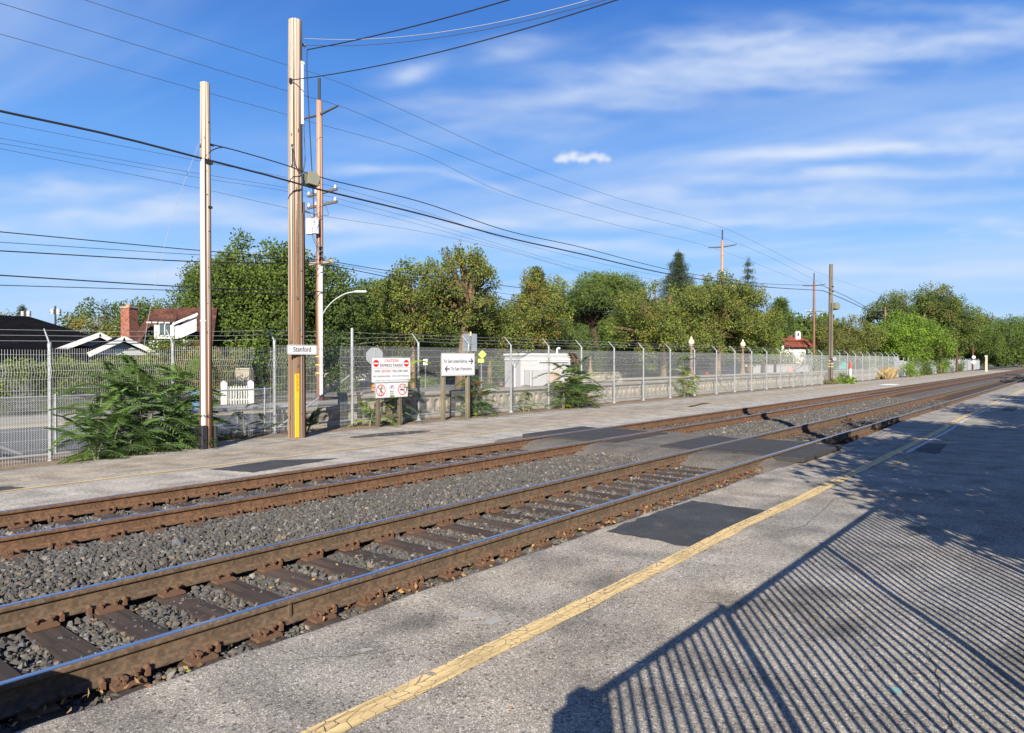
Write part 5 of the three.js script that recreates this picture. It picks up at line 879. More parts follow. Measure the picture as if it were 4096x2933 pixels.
for (const [px, w, wd, h, label, col, seed] of [[1070, 44, 3.2, 2.2, 'dark shrub right of the direction sign', G.dark, 511], [1260, 70, 9, 2.4, 'dark shrub behind the first globe lamp', G.dark, 512], [1400, 80, 8, 3.4, 'bright shrub below the stone pine', G.bright, 513], [1330, 84, 10, 2.6, 'shrub mass under the stone pine trunk', G.oak, 514], [1560, 74, 9, 2.6, 'shrub mass behind the large globe lamp', G.oak, 515], [1690, 82, 8, 3, 'rusty shrub behind the fence near the tiled house', [...G.olive, ...G.autumn], 516], [1770, 92, 12, 3.6, 'dark shrub before the tiled house', G.dark, 517], [1880, 100, 10, 2.4, 'shrub below the olive street tree', G.oak, 518], [560, 40, 6, 2.4, 'dark shrub under the large oak', G.dark, 519], [660, 44, 6, 2.2, 'dark shrub behind the Stanford pole', G.dark, 520], [1120, 70, 10, 2.4, 'shrub mass left of the pump house', G.oak, 521], [855, 78, 8, 2.2, 'shrub behind the parked cars', G.dark, 522], [980, 66, 8, 2.6, 'shrub behind the direction sign', G.oak, 523], [1010, 100, 16, 4, 'shade bush far beyond the direction sign', G.dark, 524], [1200, 100, 16, 4.2, 'shade bush far beyond the pump house', G.dark, 525], [1480, 105, 18, 4, 'shade bush far beyond the distant parapet', G.dark, 526], [480, 44, 5, 2.2, 'dark shrub left of the picket gate', G.dark, 527]]) { const [x, z] = bearing(px, w); shrub('bush', label, x, z, wd, h, 2, { seed, s: w > 60 ? 0.36 : 0.24, n: Math.ceil(wd * 2.2), col, turn: YAW - Math.PI / 2, den: 17, rmax: w > 60 ? 2.2 : 1.3 }); }
for (const [x, d, wd, h, label, seed, col] of [[93.5, 18.6, 4, 2.6, 'green thicket at the end of the mesh fence', 531, G.oak], [97.5, 16.6, 3.5, 1.6, 'low weeds past the end of the mesh fence', 532, G.bright], [104, 17.2, 5, 2.4, 'brush in front of the slatted distant fence', 533, G.oak], [113, 17.4, 6, 2.0, 'shaded brush along the distant fence', 534, G.dark], [130, 17.6, 8, 2.2, 'brush near the yellow rail signal', 535, G.oak], [150, 18.5, 9, 2.4, 'brush at the end of the visible track', 536, G.dark]]) shrub('bush', label, x, -d, wd, h, 1.8, { seed, s: 0.34, n: Math.ceil(wd * 2), col });
// ---------------------------------------------------------------- saplings with long feathered leaves by the fence
const frondGs = [0, 1, 2, 3].map((k) => {
  const r = RNG(600 + k), pos = [], ix = [], pts = [], n = 13, droop = 0.22 + 0.12 * k;
  const at = (t) => V(t * (1 - droop * 0.3 * t), 0.25 * t - droop * 1.5 * t * t, 0.05 * Math.sin(t * 2 + k));
  for (let i = 0; i <= 8; i++) pts.push(at(i / 8).toArray());
  const quad = (a, b, c, d) => { const o = pos.length / 3; for (const p of [a, b, c, d]) pos.push(p.x, p.y, p.z); ix.push(o, o + 1, o + 3, o + 1, o + 2, o + 3); };
  for (let i = 0; i < n; i++) { const t = 0.16 + 0.84 * i / (n - 1), p = at(t), len = 0.23 * Math.sin(0.55 + 2.2 * t) + 0.06; for (const s of [1, -1]) { const dir = V(0.35 + 0.2 * t, -0.30 - 0.25 * r(), s).normalize(), tip = p.clone().addScaledVector(dir, len), mid = p.clone().addScaledVector(dir, len * 0.4), w = V(0.026, 0.006, 0); quad(p, mid.clone().add(w), tip, mid.clone().sub(w)); } }
  { const p = at(1), tip = at(1).add(V(0.2, -0.1, 0)); quad(p, p.clone().add(V(0.09, -0.03, 0.03)), tip, p.clone().add(V(0.09, -0.03, -0.03))); }
  const g = new THREE.BufferGeometry(); g.setAttribute('position', new THREE.Float32BufferAttribute(pos, 3)); g.setAttribute('uv', new THREE.Float32BufferAttribute(new Float32Array(pos.length / 3 * 2), 2)); g.setIndex(ix); g.computeVertexNormals();
  return merge([g, prism(pts, 0.008)]);
});
const frondMats = { deep: [leafMat([0.060, 0.115, 0.022], 0.3), leafMat([0.083, 0.149, 0.028], 0.3), leafMat([0.048, 0.092, 0.020], 0.3)], lime: [leafMat([0.255, 0.311, 0.025], 0.4), leafMat([0.180, 0.257, 0.025], 0.4)], red: [leafMat([0.150, 0.074, 0.030], 0.3)], tan: [leafMat([0.112, 0.128, 0.030], 0.3), leafMat([0.083, 0.115, 0.024], 0.3)] };
function sapling(label, x, d, stems, o = {}) {
  const r = RNG(o.seed), p = thing('feathery_sapling', label, 'sapling', [x, (o.y ?? -0.06), -d], 0, 'feather leaved saplings along the mesh fence');
  for (const [sx, sz, h, n] of stems) {
    const lx = (r() - 0.5) * 0.5, lz = (r() - 0.3) * 0.25; part('stem', limb([V(sx, 0, sz), V(sx + lx * 0.4, h * 0.5, sz + lz * 0.4), V(sx + lx, h * 0.92, sz + lz)], [0.022, 0.016, 0.008], 5), plain(0.16, 0.17, 0.09, 0.8), p);
    for (let i = 0; i < n; i++) {
      const t = (o.low ?? 0.12) + (1 - (o.low ?? 0.12)) * i / Math.max(1, n - 1), an = i * 2.4 + r(), L = (o.len ?? 0.85) * (0.65 + 0.5 * Math.sin(0.4 + t * 2.1)) * (0.8 + 0.4 * r()), young = t > 0.93;
      const pool = (o.lime && r() < o.lime) || (t < 0.2 && r() < 0.35) ? frondMats.lime : (o.tan && r() < o.tan) ? frondMats.tan : (young && o.red) ? frondMats.red : frondMats.deep;
      const f = part('feather_leaf', frondGs[Math.floor(r() * 4)], pool[Math.floor(r() * pool.length)], p); f.position.set(sx + lx * t * t, h * t * 0.92, sz + lz * t * t); f.rotation.set(0, an, 0); f.rotateZ(0.1 + 0.75 * t * t + (r() - 0.5) * 0.3); f.scale.setScalar(L);
      if (Math.sin(an) > 0.3 && o.flat) f.scale.multiplyScalar(0.8);
    }
  }
  return p;
}
sapling('large bushy feather leaved thicket at the foot of the white guarded pole', 6.95, 16.7, [[-0.85, 0.1, 1.05, 14], [-0.9, 0.25, 0.6, 10], [-0.5, -0.1, 1.9, 18], [0.1, -0.1, 2.0, 18], [0.9, -0.1, 1.95, 18], [-0.25, 0.35, 0.7, 12], [0.55, 0.4, 0.75, 12], [1.1, 0.35, 0.8, 12], [-0.6, 0.3, 1.15, 12], [0.6, 0.35, 1.25, 12], [1.25, -0.1, 1.9, 14], [-0.75, 0, 1.6, 16], [-0.4, 0.25, 0.8, 9], [-0.2, -0.1, 1.75, 15], [0.15, 0.2, 1.2, 12], [0.45, -0.05, 1.85, 15], [0.75, 0.2, 1.0, 11], [1.05, 0.0, 1.5, 13], [1.3, 0.25, 0.9, 9], [-0.9, 0.35, 0.5, 6], [0.3, 0.4, 0.45, 6], [0.95, 0.4, 0.55, 6]], { seed: 701, y: -0.2, len: 0.74, low: 0.05 });
sapling('feathery plant reaching out behind the caution sign', 14.9, 17.15, [[-0.35, 0, 1.0, 9], [0.05, 0, 1.3, 9], [0.45, 0.05, 2.1, 12], [-0.9, 0.1, 0.55, 6]], { seed: 702, len: 0.75, lime: 0.25 });
sapling('dark feathery sapling right of the direction sign posts', 18.9, 17.2, [[0, 0.1, 1.1, 13], [0.3, 0.1, 0.8, 9], [-0.25, 0.05, 0.7, 8]], { seed: 703, len: 0.7, red: 1 });
sapling('small feathery sapling between two fence posts', 21.9, 17.25, [[0, 0, 0.75, 8], [0.25, 0.05, 0.5, 5]], { seed: 704, len: 0.55, tan: 0.5 });
sapling('tall wide feathery sapling in front of the white pump house', 24.9, 17.05, [[-0.5, 0, 1.7, 15], [0, 0.1, 2.1, 18], [0.45, 0, 1.6, 15], [0.7, 0.1, 1.0, 10], [-0.75, 0.1, 1.0, 10], [0.1, 0.3, 0.9, 10]], { seed: 705, len: 0.95, tan: 0.35, red: 1 });
sapling('slim yellow green feathery sapling beside the large globe lamp', 36.2, 17.2, [[0, 0, 2.3, 19], [0.2, 0.1, 1.3, 10], [-0.15, 0, 0.9, 8]], { seed: 706, len: 0.72, lime: 0.65, tan: 0.2 });
sapling('faint trailing sapling at the fence left of the Stanford pole', 10.3, 17.3, [[-0.3, 0, 0.9, 6], [0.2, 0, 0.5, 5]], { seed: 707, len: 0.5, tan: 0.3, y: -0.15 });
{ // palm seedling
  const p = thing('palm_seedling', 'small fan palm seedling at the foot of the Stanford pole', 'palm', [11.35, -0.1, -16.5]), r = RNG(720), m = [leafMat([0.11, 0.17, 0.06], 0.3), leafMat([0.09, 0.13, 0.04], 0.3), leafMat([0.05, 0.08, 0.025], 0.3)];
  for (let k = 0; k < 9; k++) { const an = k * 0.75, tilt = 0.5 + 0.7 * r(), bl = []; const hub = V(Math.cos(an) * 0.13, 0.28 + 0.15 * r(), Math.sin(an) * 0.13); for (let i = -6; i <= 6; i++) { const a2 = an + i * 0.13, L = 0.46 - 0.022 * Math.abs(i), tip = hub.clone().add(V(Math.cos(a2) * Math.cos(tilt) * L, Math.sin(tilt) * L * (k < 2 ? 1.3 : 0.9) - 0.02 * Math.abs(i), Math.sin(a2) * Math.cos(tilt) * L)); bl.push(prism([hub.toArray(), hub.clone().lerp(tip, 0.5).toArray(), tip.toArray()], 0.011)); } bl.push(rod([0, 0, 0], hub.toArray(), 0.012, 0.008, 5)); part('palm_leaf', bl, m[k % 3], p); }
}
// dry grass, weeds, leaf litter
const bladeG = (() => { const r = RNG(800), pos = [], ix = []; for (let i = 0; i < 14; i++) { const x = (r() - 0.5) * 0.3, z = (r() - 0.5) * 0.3, a = r() * 6.3, l = 0.5 + 0.5 * r(), b = pos.length / 3, dx = Math.cos(a), dz = Math.sin(a); pos.push(x - dz * 0.012, 0, z + dx * 0.012, x + dz * 0.012, 0, z - dx * 0.012, x + dx * 0.16 * l, l * 0.65, z + dz * 0.16 * l, x + dx * 0.4 * l, l, z + dz * 0.4 * l); ix.push(b, b + 1, b + 2, b + 1, b + 3, b + 2); } const g = new THREE.BufferGeometry(); g.setAttribute('position', new THREE.Float32BufferAttribute(pos, 3)); g.setAttribute('uv', new THREE.Float32BufferAttribute(new Float32Array(pos.length / 3 * 2), 2)); g.setIndex(ix); g.computeVertexNormals(); return g; })();
function tufts(name, label, x, d, wx, wd, n, s, cols, seed, y = -0.06) { const r = RNG(seed), g = new THREE.InstancedMesh(bladeG, leafWhite, n), c = new THREE.Color(), m = new THREE.Matrix4(), q = new THREE.Quaternion(); for (let i = 0; i < n; i++) { const gx = r() + r() - 1; q.setFromEuler(new THREE.Euler((r() - 0.5) * 0.5, r() * 6.3, (r() - 0.5) * 0.5)); const k = s * (0.55 + 0.7 * r()) * (1 - 0.5 * Math.abs(gx)); m.compose(V(x + gx * wx, y, -d + (r() - 0.5) * wd), q, V(k, k, k)); g.setMatrixAt(i, m); const v = cols[Math.floor(r() * cols.length)], t = 0.8 + 0.4 * r(); g.setColorAt(i, c.setRGB(v[0] * t, v[1] * t, v[2] * t)); } g.name = numbered(name); g.userData = { kind: 'stuff', label, category: 'grass' }; prep(g); scene.add(g); }
tufts('dry_grass', 'golden dry grass clump at the foot of the far fence', 85.5, 16.9, 3.6, 0.9, 120, 1.3, [[0.46, 0.35, 0.17], [0.38, 0.29, 0.14], [0.5, 0.40, 0.22]], 801);
tufts('weeds', 'green weeds at the foot of the weathered grey pole', 63.6, 16.8, 1.1, 1.0, 60, 0.5, [[0.11, 0.14, 0.04], [0.2, 0.16, 0.07]], 802);
tufts('weeds', 'green weed tuft right of the weathered grey pole', 68.2, 17.0, 0.8, 0.6, 50, 0.95, [[0.10, 0.14, 0.06], [0.13, 0.16, 0.07]], 803);
tufts('weeds', 'thin weeds along the base of the fence near the bush', 9.4, 17.1, 1.2, 0.4, 40, 0.3, [[0.08, 0.12, 0.03], [0.22, 0.15, 0.06]], 804, -0.16);
shrub('squash_plant', 'low broad leaved plant beside the weathered grey pole', 65.8, -16.2, 3.2, 0.35, 1.3, { seed: 810, s: 0.3, geo: CL.big, n: 14, col: G.bright });
{
  const lf = clumpGeo(9, 1, 1, 0.6, 0.01), spots = [], r = RNG(820), m = new THREE.Matrix4(), q = new THREE.Quaternion(), c = new THREE.Color();
  for (let i = 0; i < 900; i++) { const t = r(); if (t < 0.40) spots.push([1 + r() * 13, 4.5 + r() * 0.3, -0.05]); else if (t < 0.62) { spots.push([1 + r() * 20, 5 + r() * 1.1, -0.06]); } else if (t < 0.9) { const x = 3 + r() * 30, d = 16.6 + r() * 0.8; spots.push([x, d, hFar(x, d) + 0.015]); } else { const x = 1.5 + r() * 12, d = 0.5 + r() * 3.6; if (r() < 0.35) spots.push([x, d, hNear(x, d) + 0.012]); } }
  const im = new THREE.InstancedMesh(lf, leafWhite, spots.length); spots.forEach(([x, d, y], i) => { q.setFromEuler(new THREE.Euler(r() * 6, r() * 6, r() * 6)); const s = 0.025 + 0.03 * r(); m.compose(V(x, y, -d), q, V(s, s, s)); im.setMatrixAt(i, m); const k = r(); c.setRGB(0.42 * (0.7 + 0.5 * r()), (k < 0.5 ? 0.22 : 0.28) * (0.7 + 0.5 * r()), 0.09); im.setColorAt(i, c); });
  im.name = 'leaf_litter'; im.userData = { kind: 'stuff', label: 'scattered dry fallen leaves on ballast and platform edges', category: 'leaves' }; prep(im); scene.add(im);
}
// ---------------------------------------------------------------- houses
const shingle = (seed, dark, light) => { const n = tileNoise(512, 16, seed, 5), r = RNG(seed), row = [...Array(64)].map(() => [...Array(40)].map(() => r())); return dataTex(512, 512, (x, y) => { const j = Math.floor(y / 8), off = (j % 2) * 6 + j * 3, i = Math.floor((x + off) / 13) % 40, t = clamp(0.2 + 0.6 * row[j][i] + n[y * 512 + x] * 0.6), k = (y % 8 === 0 || (x + off) % 13 === 0) ? 0.62 : 1; return [0, 1, 2].map((c) => mix(dark[c], light[c], t) * k); }); };
const brownRoof = M({ map: rep(shingle(31, [0.25, 0.13, 0.10], [0.47, 0.30, 0.24]), 0.25, 0.25), color: lin(0.62, 0.56, 0.52), roughness: 0.95 }), darkRoof = new THREE.MeshPhysicalMaterial({ map: rep(shingle(37, [0.16, 0.16, 0.17], [0.26, 0.26, 0.28]), 0.25, 0.25), color: lin(0.14, 0.14, 0.16), roughness: 1, specularIntensity: 0.12 });
const brickTex = (() => { const r = RNG(55), t = [...Array(64 * 32)].map(() => r()); return dataTex(256, 256, (x, y) => { const j = Math.floor(y / 8), o = (j % 2) * 8, i = Math.floor((x + o) / 16) % 16, m = y % 8 < 1 || (x + o) % 16 < 1, v = 0.75 + 0.5 * t[j * 16 + i]; return m ? [0.62, 0.5, 0.44] : [0.50 * v, 0.31 * v, 0.25 * v]; }); })();
function solid(pts, faces, uvs = 1) {                                           // flat faces from points; uv in metres
  const pos = [], uv = [], ix = []; for (const f of faces) { const b = pos.length / 3, A = V(...pts[f[0]]), B = V(...pts[f[1]]), C = V(...pts[f[2]]), n = B.clone().sub(A).cross(C.clone().sub(A)).normalize(), u = (Math.abs(n.y) > 0.98 ? V(1, 0, 0) : V(0, 1, 0).cross(n)).normalize(), v = n.clone().cross(u); for (const k of f) { const p = V(...pts[k]); pos.push(p.x, p.y, p.z); uv.push(p.dot(u) / uvs, p.dot(v) / uvs); } for (let i = 1; i < f.length - 1; i++) ix.push(b, b + i, b + i + 1); }
  const g = new THREE.BufferGeometry(); g.setAttribute('position', new THREE.Float32BufferAttribute(pos, 3)); g.setAttribute('uv', new THREE.Float32BufferAttribute(uv, 2)); g.setIndex(ix); g.computeVertexNormals(); return g;
}
function slabRoof(a, b, c, d, th = 0.12) {                                      // a roof plane with thickness, corners in order
  const A = V(...a), n = V(...b).sub(A).cross(V(...d).sub(A)).normalize(); if (n.y < 0) n.negate(); const lo = [a, b, c, d].map((p) => V(...p).addScaledVector(n, -th).toArray());
  return solid([a, b, c, d, ...lo], [[0, 1, 2, 3], [4, 7, 6, 5], [0, 4, 5, 1], [1, 5, 6, 2], [2, 6, 7, 3], [3, 7, 4, 0]]);
}
{ // single-storey house with a black hipped roof and a white gabled porch
  const h = thing('dark_roofed_house', 'low house with black roof and white trimmed porch gable at the left', 'house', [9, 0, -37]);
  const W = 5.4, D = 3.6, e = 2.35, r = 3.95;                                   // half sizes, eaves, ridge
  part('wall', box(W * 2 - 0.8, e, D * 2 - 0.8, 0, e / 2, 0), plain(0.10, 0.105, 0.11, 0.9), h);
  const P = [[-W, e, D], [W, e, D], [W, e, -D], [-W, e, -D], [-1.5, r, 0], [1.9, r, 0]];
  part('roof', solid([...P, ...P.slice(0, 4).map(([a, b, c]) => [a, b - 0.15, c])], [[0, 1, 5, 4], [1, 2, 5], [2, 3, 4, 5], [3, 0, 4], [6, 7, 1, 0], [7, 8, 2, 1], [8, 9, 3, 2], [9, 6, 0, 3], [9, 8, 7, 6]]), darkRoof, h);
  const gable = (x0, xr, x1, y0, yr, z0, z1, nm) => {
    const gr = part(nm, merge([slabRoof([x0, y0, z1], [xr, yr, z1], [xr, yr, z0], [x0, y0, z0]), slabRoof([xr, yr, z1], [x1, y0, z1], [x1, y0, z0], [xr, yr, z0])]), darkRoof, h);
    const bar = (a, b) => { const L = Math.hypot(b[0] - a[0], b[1] - a[1]), g = box(L, 0.2, 0.05, L / 2, -0.05, 0); g.rotateZ(Math.atan2(b[1] - a[1], b[0] - a[0])); return g.translate(a[0], a[1], z1 + 0.03); };
    part('barge_board', bar([x0, y0], [xr, yr]), whitePaint, gr); part('barge_board', bar([xr, yr], [x1, y0]), whitePaint, gr);
    part('gable_wall', solid([[x0 + 0.3, y0 - 0.05, z1 - 0.25], [x1 - 0.3, y0 - 0.05, z1 - 0.25], [xr, yr - 0.2, z1 - 0.25]], [[0, 1, 2]]), plain(0.34, 0.36, 0.37, 0.9), gr);
  };
  gable(2.7, 4.15, 5.7, 2.25, 2.98, 1, 4.4, 'porch_roof'); gable(1.6, 3.6, 5.2, 2.3, 3.16, 0, 3.3, 'porch_roof');
  for (const x of [-3.2, -0.8]) { const w = part('window', box(1.2, 1.0, 0.05, x, 1.4, D - 0.38), plain(0.02, 0.025, 0.03, 0.15), h); part('window_frame', merge([box(1.3, 0.08, 0.07, x, 1.93, D - 0.36), box(1.3, 0.08, 0.07, x, 0.87, D - 0.36), box(0.06, 1.0, 0.07, x, 1.4, D - 0.35)]), whitePaint, w); }
  part('chimney_vent', merge([rod([0.2, 3.7, -0.4], [0.2, 4.45, -0.4], 0.05, 0.05, 8), box(0.22, 0.2, 0.22, 0.2, 4.5, -0.4)]), whitePlastic, h);
}
{ // brick chimney and the shingled house behind it
  const [cx, cz] = bearing(287, 35), c = thing('brick_chimney', 'tall red brick chimney standing left of the brown roof', 'chimney', [cx, 0, cz], 0.4); const cb = box(0.56, 4.55, 0.52, 0, 2.28, 0); const uv = cb.attributes.uv; for (let i = 0; i < uv.count; i++) uv.setXY(i, uv.getX(i) * 0.6, uv.getY(i) * 4.75 / 2.1);
  part('stack', cb, M({ map: brickTex, color: lin(0.88, 0.8, 0.76), roughness: 0.95 }), c); part('cap', box(0.62, 0.08, 0.58, 0, 4.59, 0), concreteMat, c); part('flue_pot', new THREE.CylinderGeometry(0.1, 0.13, 0.16, 10).translate(-0.05, 4.7, 0), plain(0.36, 0.16, 0.10, 0.8), c);
  const B = bearing(365, 37.5), h = thing('shingled_house', 'house with steep brown shingle roof and white dormer behind the chimney', 'house', [B[0], 0, B[1]], YAW - Math.PI / 2 + 0.25);
  const k = (px) => (px - 365) / 1561.4 * 37.5, y = (py) => levelOf(py, 37.5);
  part('roof', merge([slabRoof([k(296), y(775), 1.2], [k(336), y(683), -0.6], [k(470), y(676), -0.6], [k(470), y(775), 1.2], 0.15), slabRoof([k(336), y(683), -0.6], [k(320), y(770), -4], [k(470), y(770), -4], [k(470), y(676), -0.6], 0.15)]), brownRoof, h);
  part('wall', box(k(465) - k(305), y(775), 4.2, (k(465) + k(305)) / 2, y(775) / 2, -1.2), brownRoof, h);
  const d = part('dormer', merge([box(k(405) - k(357), y(722) - y(752), 0.9, (k(357) + k(405)) / 2, (y(722) + y(752)) / 2, 1.0), solid([[k(405), y(752), 1.4], [k(440), y(735), 1.4], [k(440), y(700), 1.4], [k(405), y(724), 1.4]], [[0, 1, 2, 3]])]), whitePaint, h);
  part('window', box(0.5, 0.58, 0.04, k(378), y(733), 1.47), plain(0.05, 0.07, 0.08, 0.2), d); part('window_frame', merge([box(0.03, 0.62, 0.05, k(378), y(733), 1.475), box(0.58, 0.05, 0.05, k(378), y(733) + 0.31, 1.475), box(0.58, 0.05, 0.05, k(378), y(733) - 0.31, 1.475)]), whitePaint, d);
  part('drain_pipe', rod([k(396), y(752), 1.5], [k(396), y(716), 1.5], 0.04, 0.04, 6), whitePaint, d);
  part('dormer_roof', slabRoof([k(345), y(716), 1.55], [k(396), y(716), 1.55], [k(396), y(706), 0.4], [k(345), y(706), 0.4], 0.08), brownRoof, h);
  part('barge_board', solid([[k(394), y(719), 1.6], [k(444), y(696), 1.6], [k(444), y(701), 1.6], [k(394), y(724), 1.6]], [[0, 3, 2, 1]]), whitePaint, h);
  part('vent_pipe', rod([k(393), y(712), 0.6], [k(393), y(698), 0.6], 0.06, 0.06, 6), brownRoof, h);
  for (let i = 0; i < 4; i++) part('rafter_tail', box(0.22, 0.06, 0.06, k(348 + i * 12), y(718), 1.58), whitePaint, h);
  // cream wall showing through a gap in the oak
  const Q = bearing(535, 36.5), w = thing('garden_wall', 'short cream stucco wall glimpsed under the oak, above the picket gate', 'wall', [Q[0], 0, Q[1]], YAW - Math.PI / 2 - 0.2); part('wall', box(0.8, 1.5, 0.2, 0.1, 0.75, 0), plain(0.24, 0.215, 0.17, 0.9), w); part('coping', box(0.9, 0.08, 0.3, 0.1, 1.54, 0), plain(0.26, 0.24, 0.19, 0.9), w);
}
{ // picket gate
  const g = thing('picket_gate', 'white picket gate between two posts under the oak', 'gate', [16.2, -0.05, -29.75], -0.12);
  for (const x of [0, 1.22]) { part('gate_post', box(0.2, 1.05, 0.2, x, 0.5, 0), whitePaint, g); part('post_cap', new THREE.ConeGeometry(0.16, 0.1, 4).rotateY(0.785).translate(x, 1.08, 0), whitePaint, g); }
  const pk = box(0.05, 0.82, 0.03, 0, 0.45, 0); for (let i = 0; i < 8; i++) { const p = part('picket', pk, whitePaint, g); p.position.x = 0.19 + i * 0.12; }
  part('rail', box(1.02, 0.07, 0.04, 0.61, 0.25, -0.03), whitePaint, g); part('rail', box(1.02, 0.07, 0.04, 0.61, 0.72, -0.03), whitePaint, g);
  const q = thing('picket_fence', 'weathered grey picket panel in the hedge at the left', 'fence', [5.9, 0, -29.9]); for (let i = 0; i < 6; i++) { const p = part('picket', box(0.12, 1.15, 0.03, 0, 0.57, 0), postMat, q); p.position.x = i * 0.15; } part('rail', box(0.95, 0.09, 0.04, 0.37, 0.9, -0.03), postMat, q);
  const [bx, bz] = bearing(437, 27), b = thing('recycling_bin', 'blue bin half hidden behind the white guarded pole', 'bin', [bx, -0.05, bz]); part('body', new THREE.CylinderGeometry(0.26, 0.21, 0.85, 4).rotateY(0.785).translate(0, 0.45, 0), plain(0.05, 0.14, 0.26, 0.5), b); part('lid', box(0.42, 0.06, 0.44, 0, 0.9, 0), plain(0.045, 0.13, 0.25, 0.5), b);
  const [ux, uz] = bearing(828, 43), o = thing('traffic_barrel', 'small orange bucket at the street edge behind the caution sign', 'bucket', [ux, 0.0, uz]); part('body', new THREE.CylinderGeometry(0.2, 0.17, 0.34, 12).translate(0, 0.3, 0), plain(0.6, 0.14, 0.03, 0.6), o); part('rim', new THREE.TorusGeometry(0.2, 0.02, 5, 12).rotateX(1.57).translate(0, 0.47, 0), plain(0.6, 0.14, 0.03, 0.6), o);
  const [lx, lz] = bearing(735, 40); setting('lawn', new THREE.CircleGeometry(4.2, 20).scale(1, 0.5, 1).rotateX(-Math.PI / 2).translate(lx, 0.006, lz), M({ map: rep(dirtTex, 5, 5), color: lin(0.13, 0.22, 0.05), roughness: 1 }));
}
{ // white pump house
  const P = bearing(1153, 33.4), h = thing('pump_house', 'small white pump house with utility boxes on its wall', 'building', [P[0], 0, P[1]], -0.42);
  const L = 2.75; part('wall', box(L, 2.25, 1.7, L / 2, 1.1, -0.85), plain(0.35, 0.345, 0.35, 0.85), h); part('parapet_cap', rbox(L + 0.12, 0.1, 1.82, 0.015, L / 2, 2.25, -0.85), whitePaint, h); part('cornice', box(L + 0.06, 0.05, 1.76, L / 2, 2.0, -0.85), whitePaint, h);
  const w = part('window', box(0.02, 1.2, 0.32, -0.012, 1.15, -0.8), plain(0.10, 0.10, 0.11, 0.3), h); part('window_frame', merge([box(0.05, 1.3, 0.05, -0.02, 1.15, -0.6), box(0.05, 1.3, 0.05, -0.02, 1.15, -1.0), box(0.06, 0.05, 0.45, -0.02, 1.78, -0.8)]), whitePaint, w);
  part('meter_box', rbox(0.25, 0.75, 0.14, 0.02, 0.3, 1.15, 0.08), plain(0.26, 0.26, 0.275, 0.6), h); part('switch_cabinet', rbox(0.75, 0.85, 0.2, 0.02, 0.95, 1.1, 0.11), plain(0.30, 0.30, 0.31, 0.6), h); part('panel_box', rbox(0.55, 0.8, 0.12, 0.02, 1.75, 1.05, 0.07), plain(0.36, 0.27, 0.20, 0.6), h);
  part('conduit', [rod([0.95, 1.5, 0.06], [0.95, 2.0, 0.06], 0.03, 0.03, 6), rod([1.15, 1.5, 0.06], [1.15, 2.0, 0.06], 0.03, 0.03, 6), rod([0.9, 1.9, 0.08], [2.6, 1.9, 0.08], 0.025, 0.025, 6)], whitePlastic, h); part('vent_pipe', tube([[2.3, 2.2, -0.5], [2.3, 2.5, -0.5], [2.35, 2.6, -0.5], [2.45, 2.55, -0.5]], 0.05, 8, 12), whitePlastic, h);
  part('hand_rail', tube([[-0.35, 0.2, 0.3], [-0.1, 0.75, 0.3], [0.2, 0.8, 0.3]], 0.03, 6, 12), greyMetal, h); part('step', box(1.0, 0.12, 0.5, 1.0, 0.55, 0.25), concreteMat, h);
}
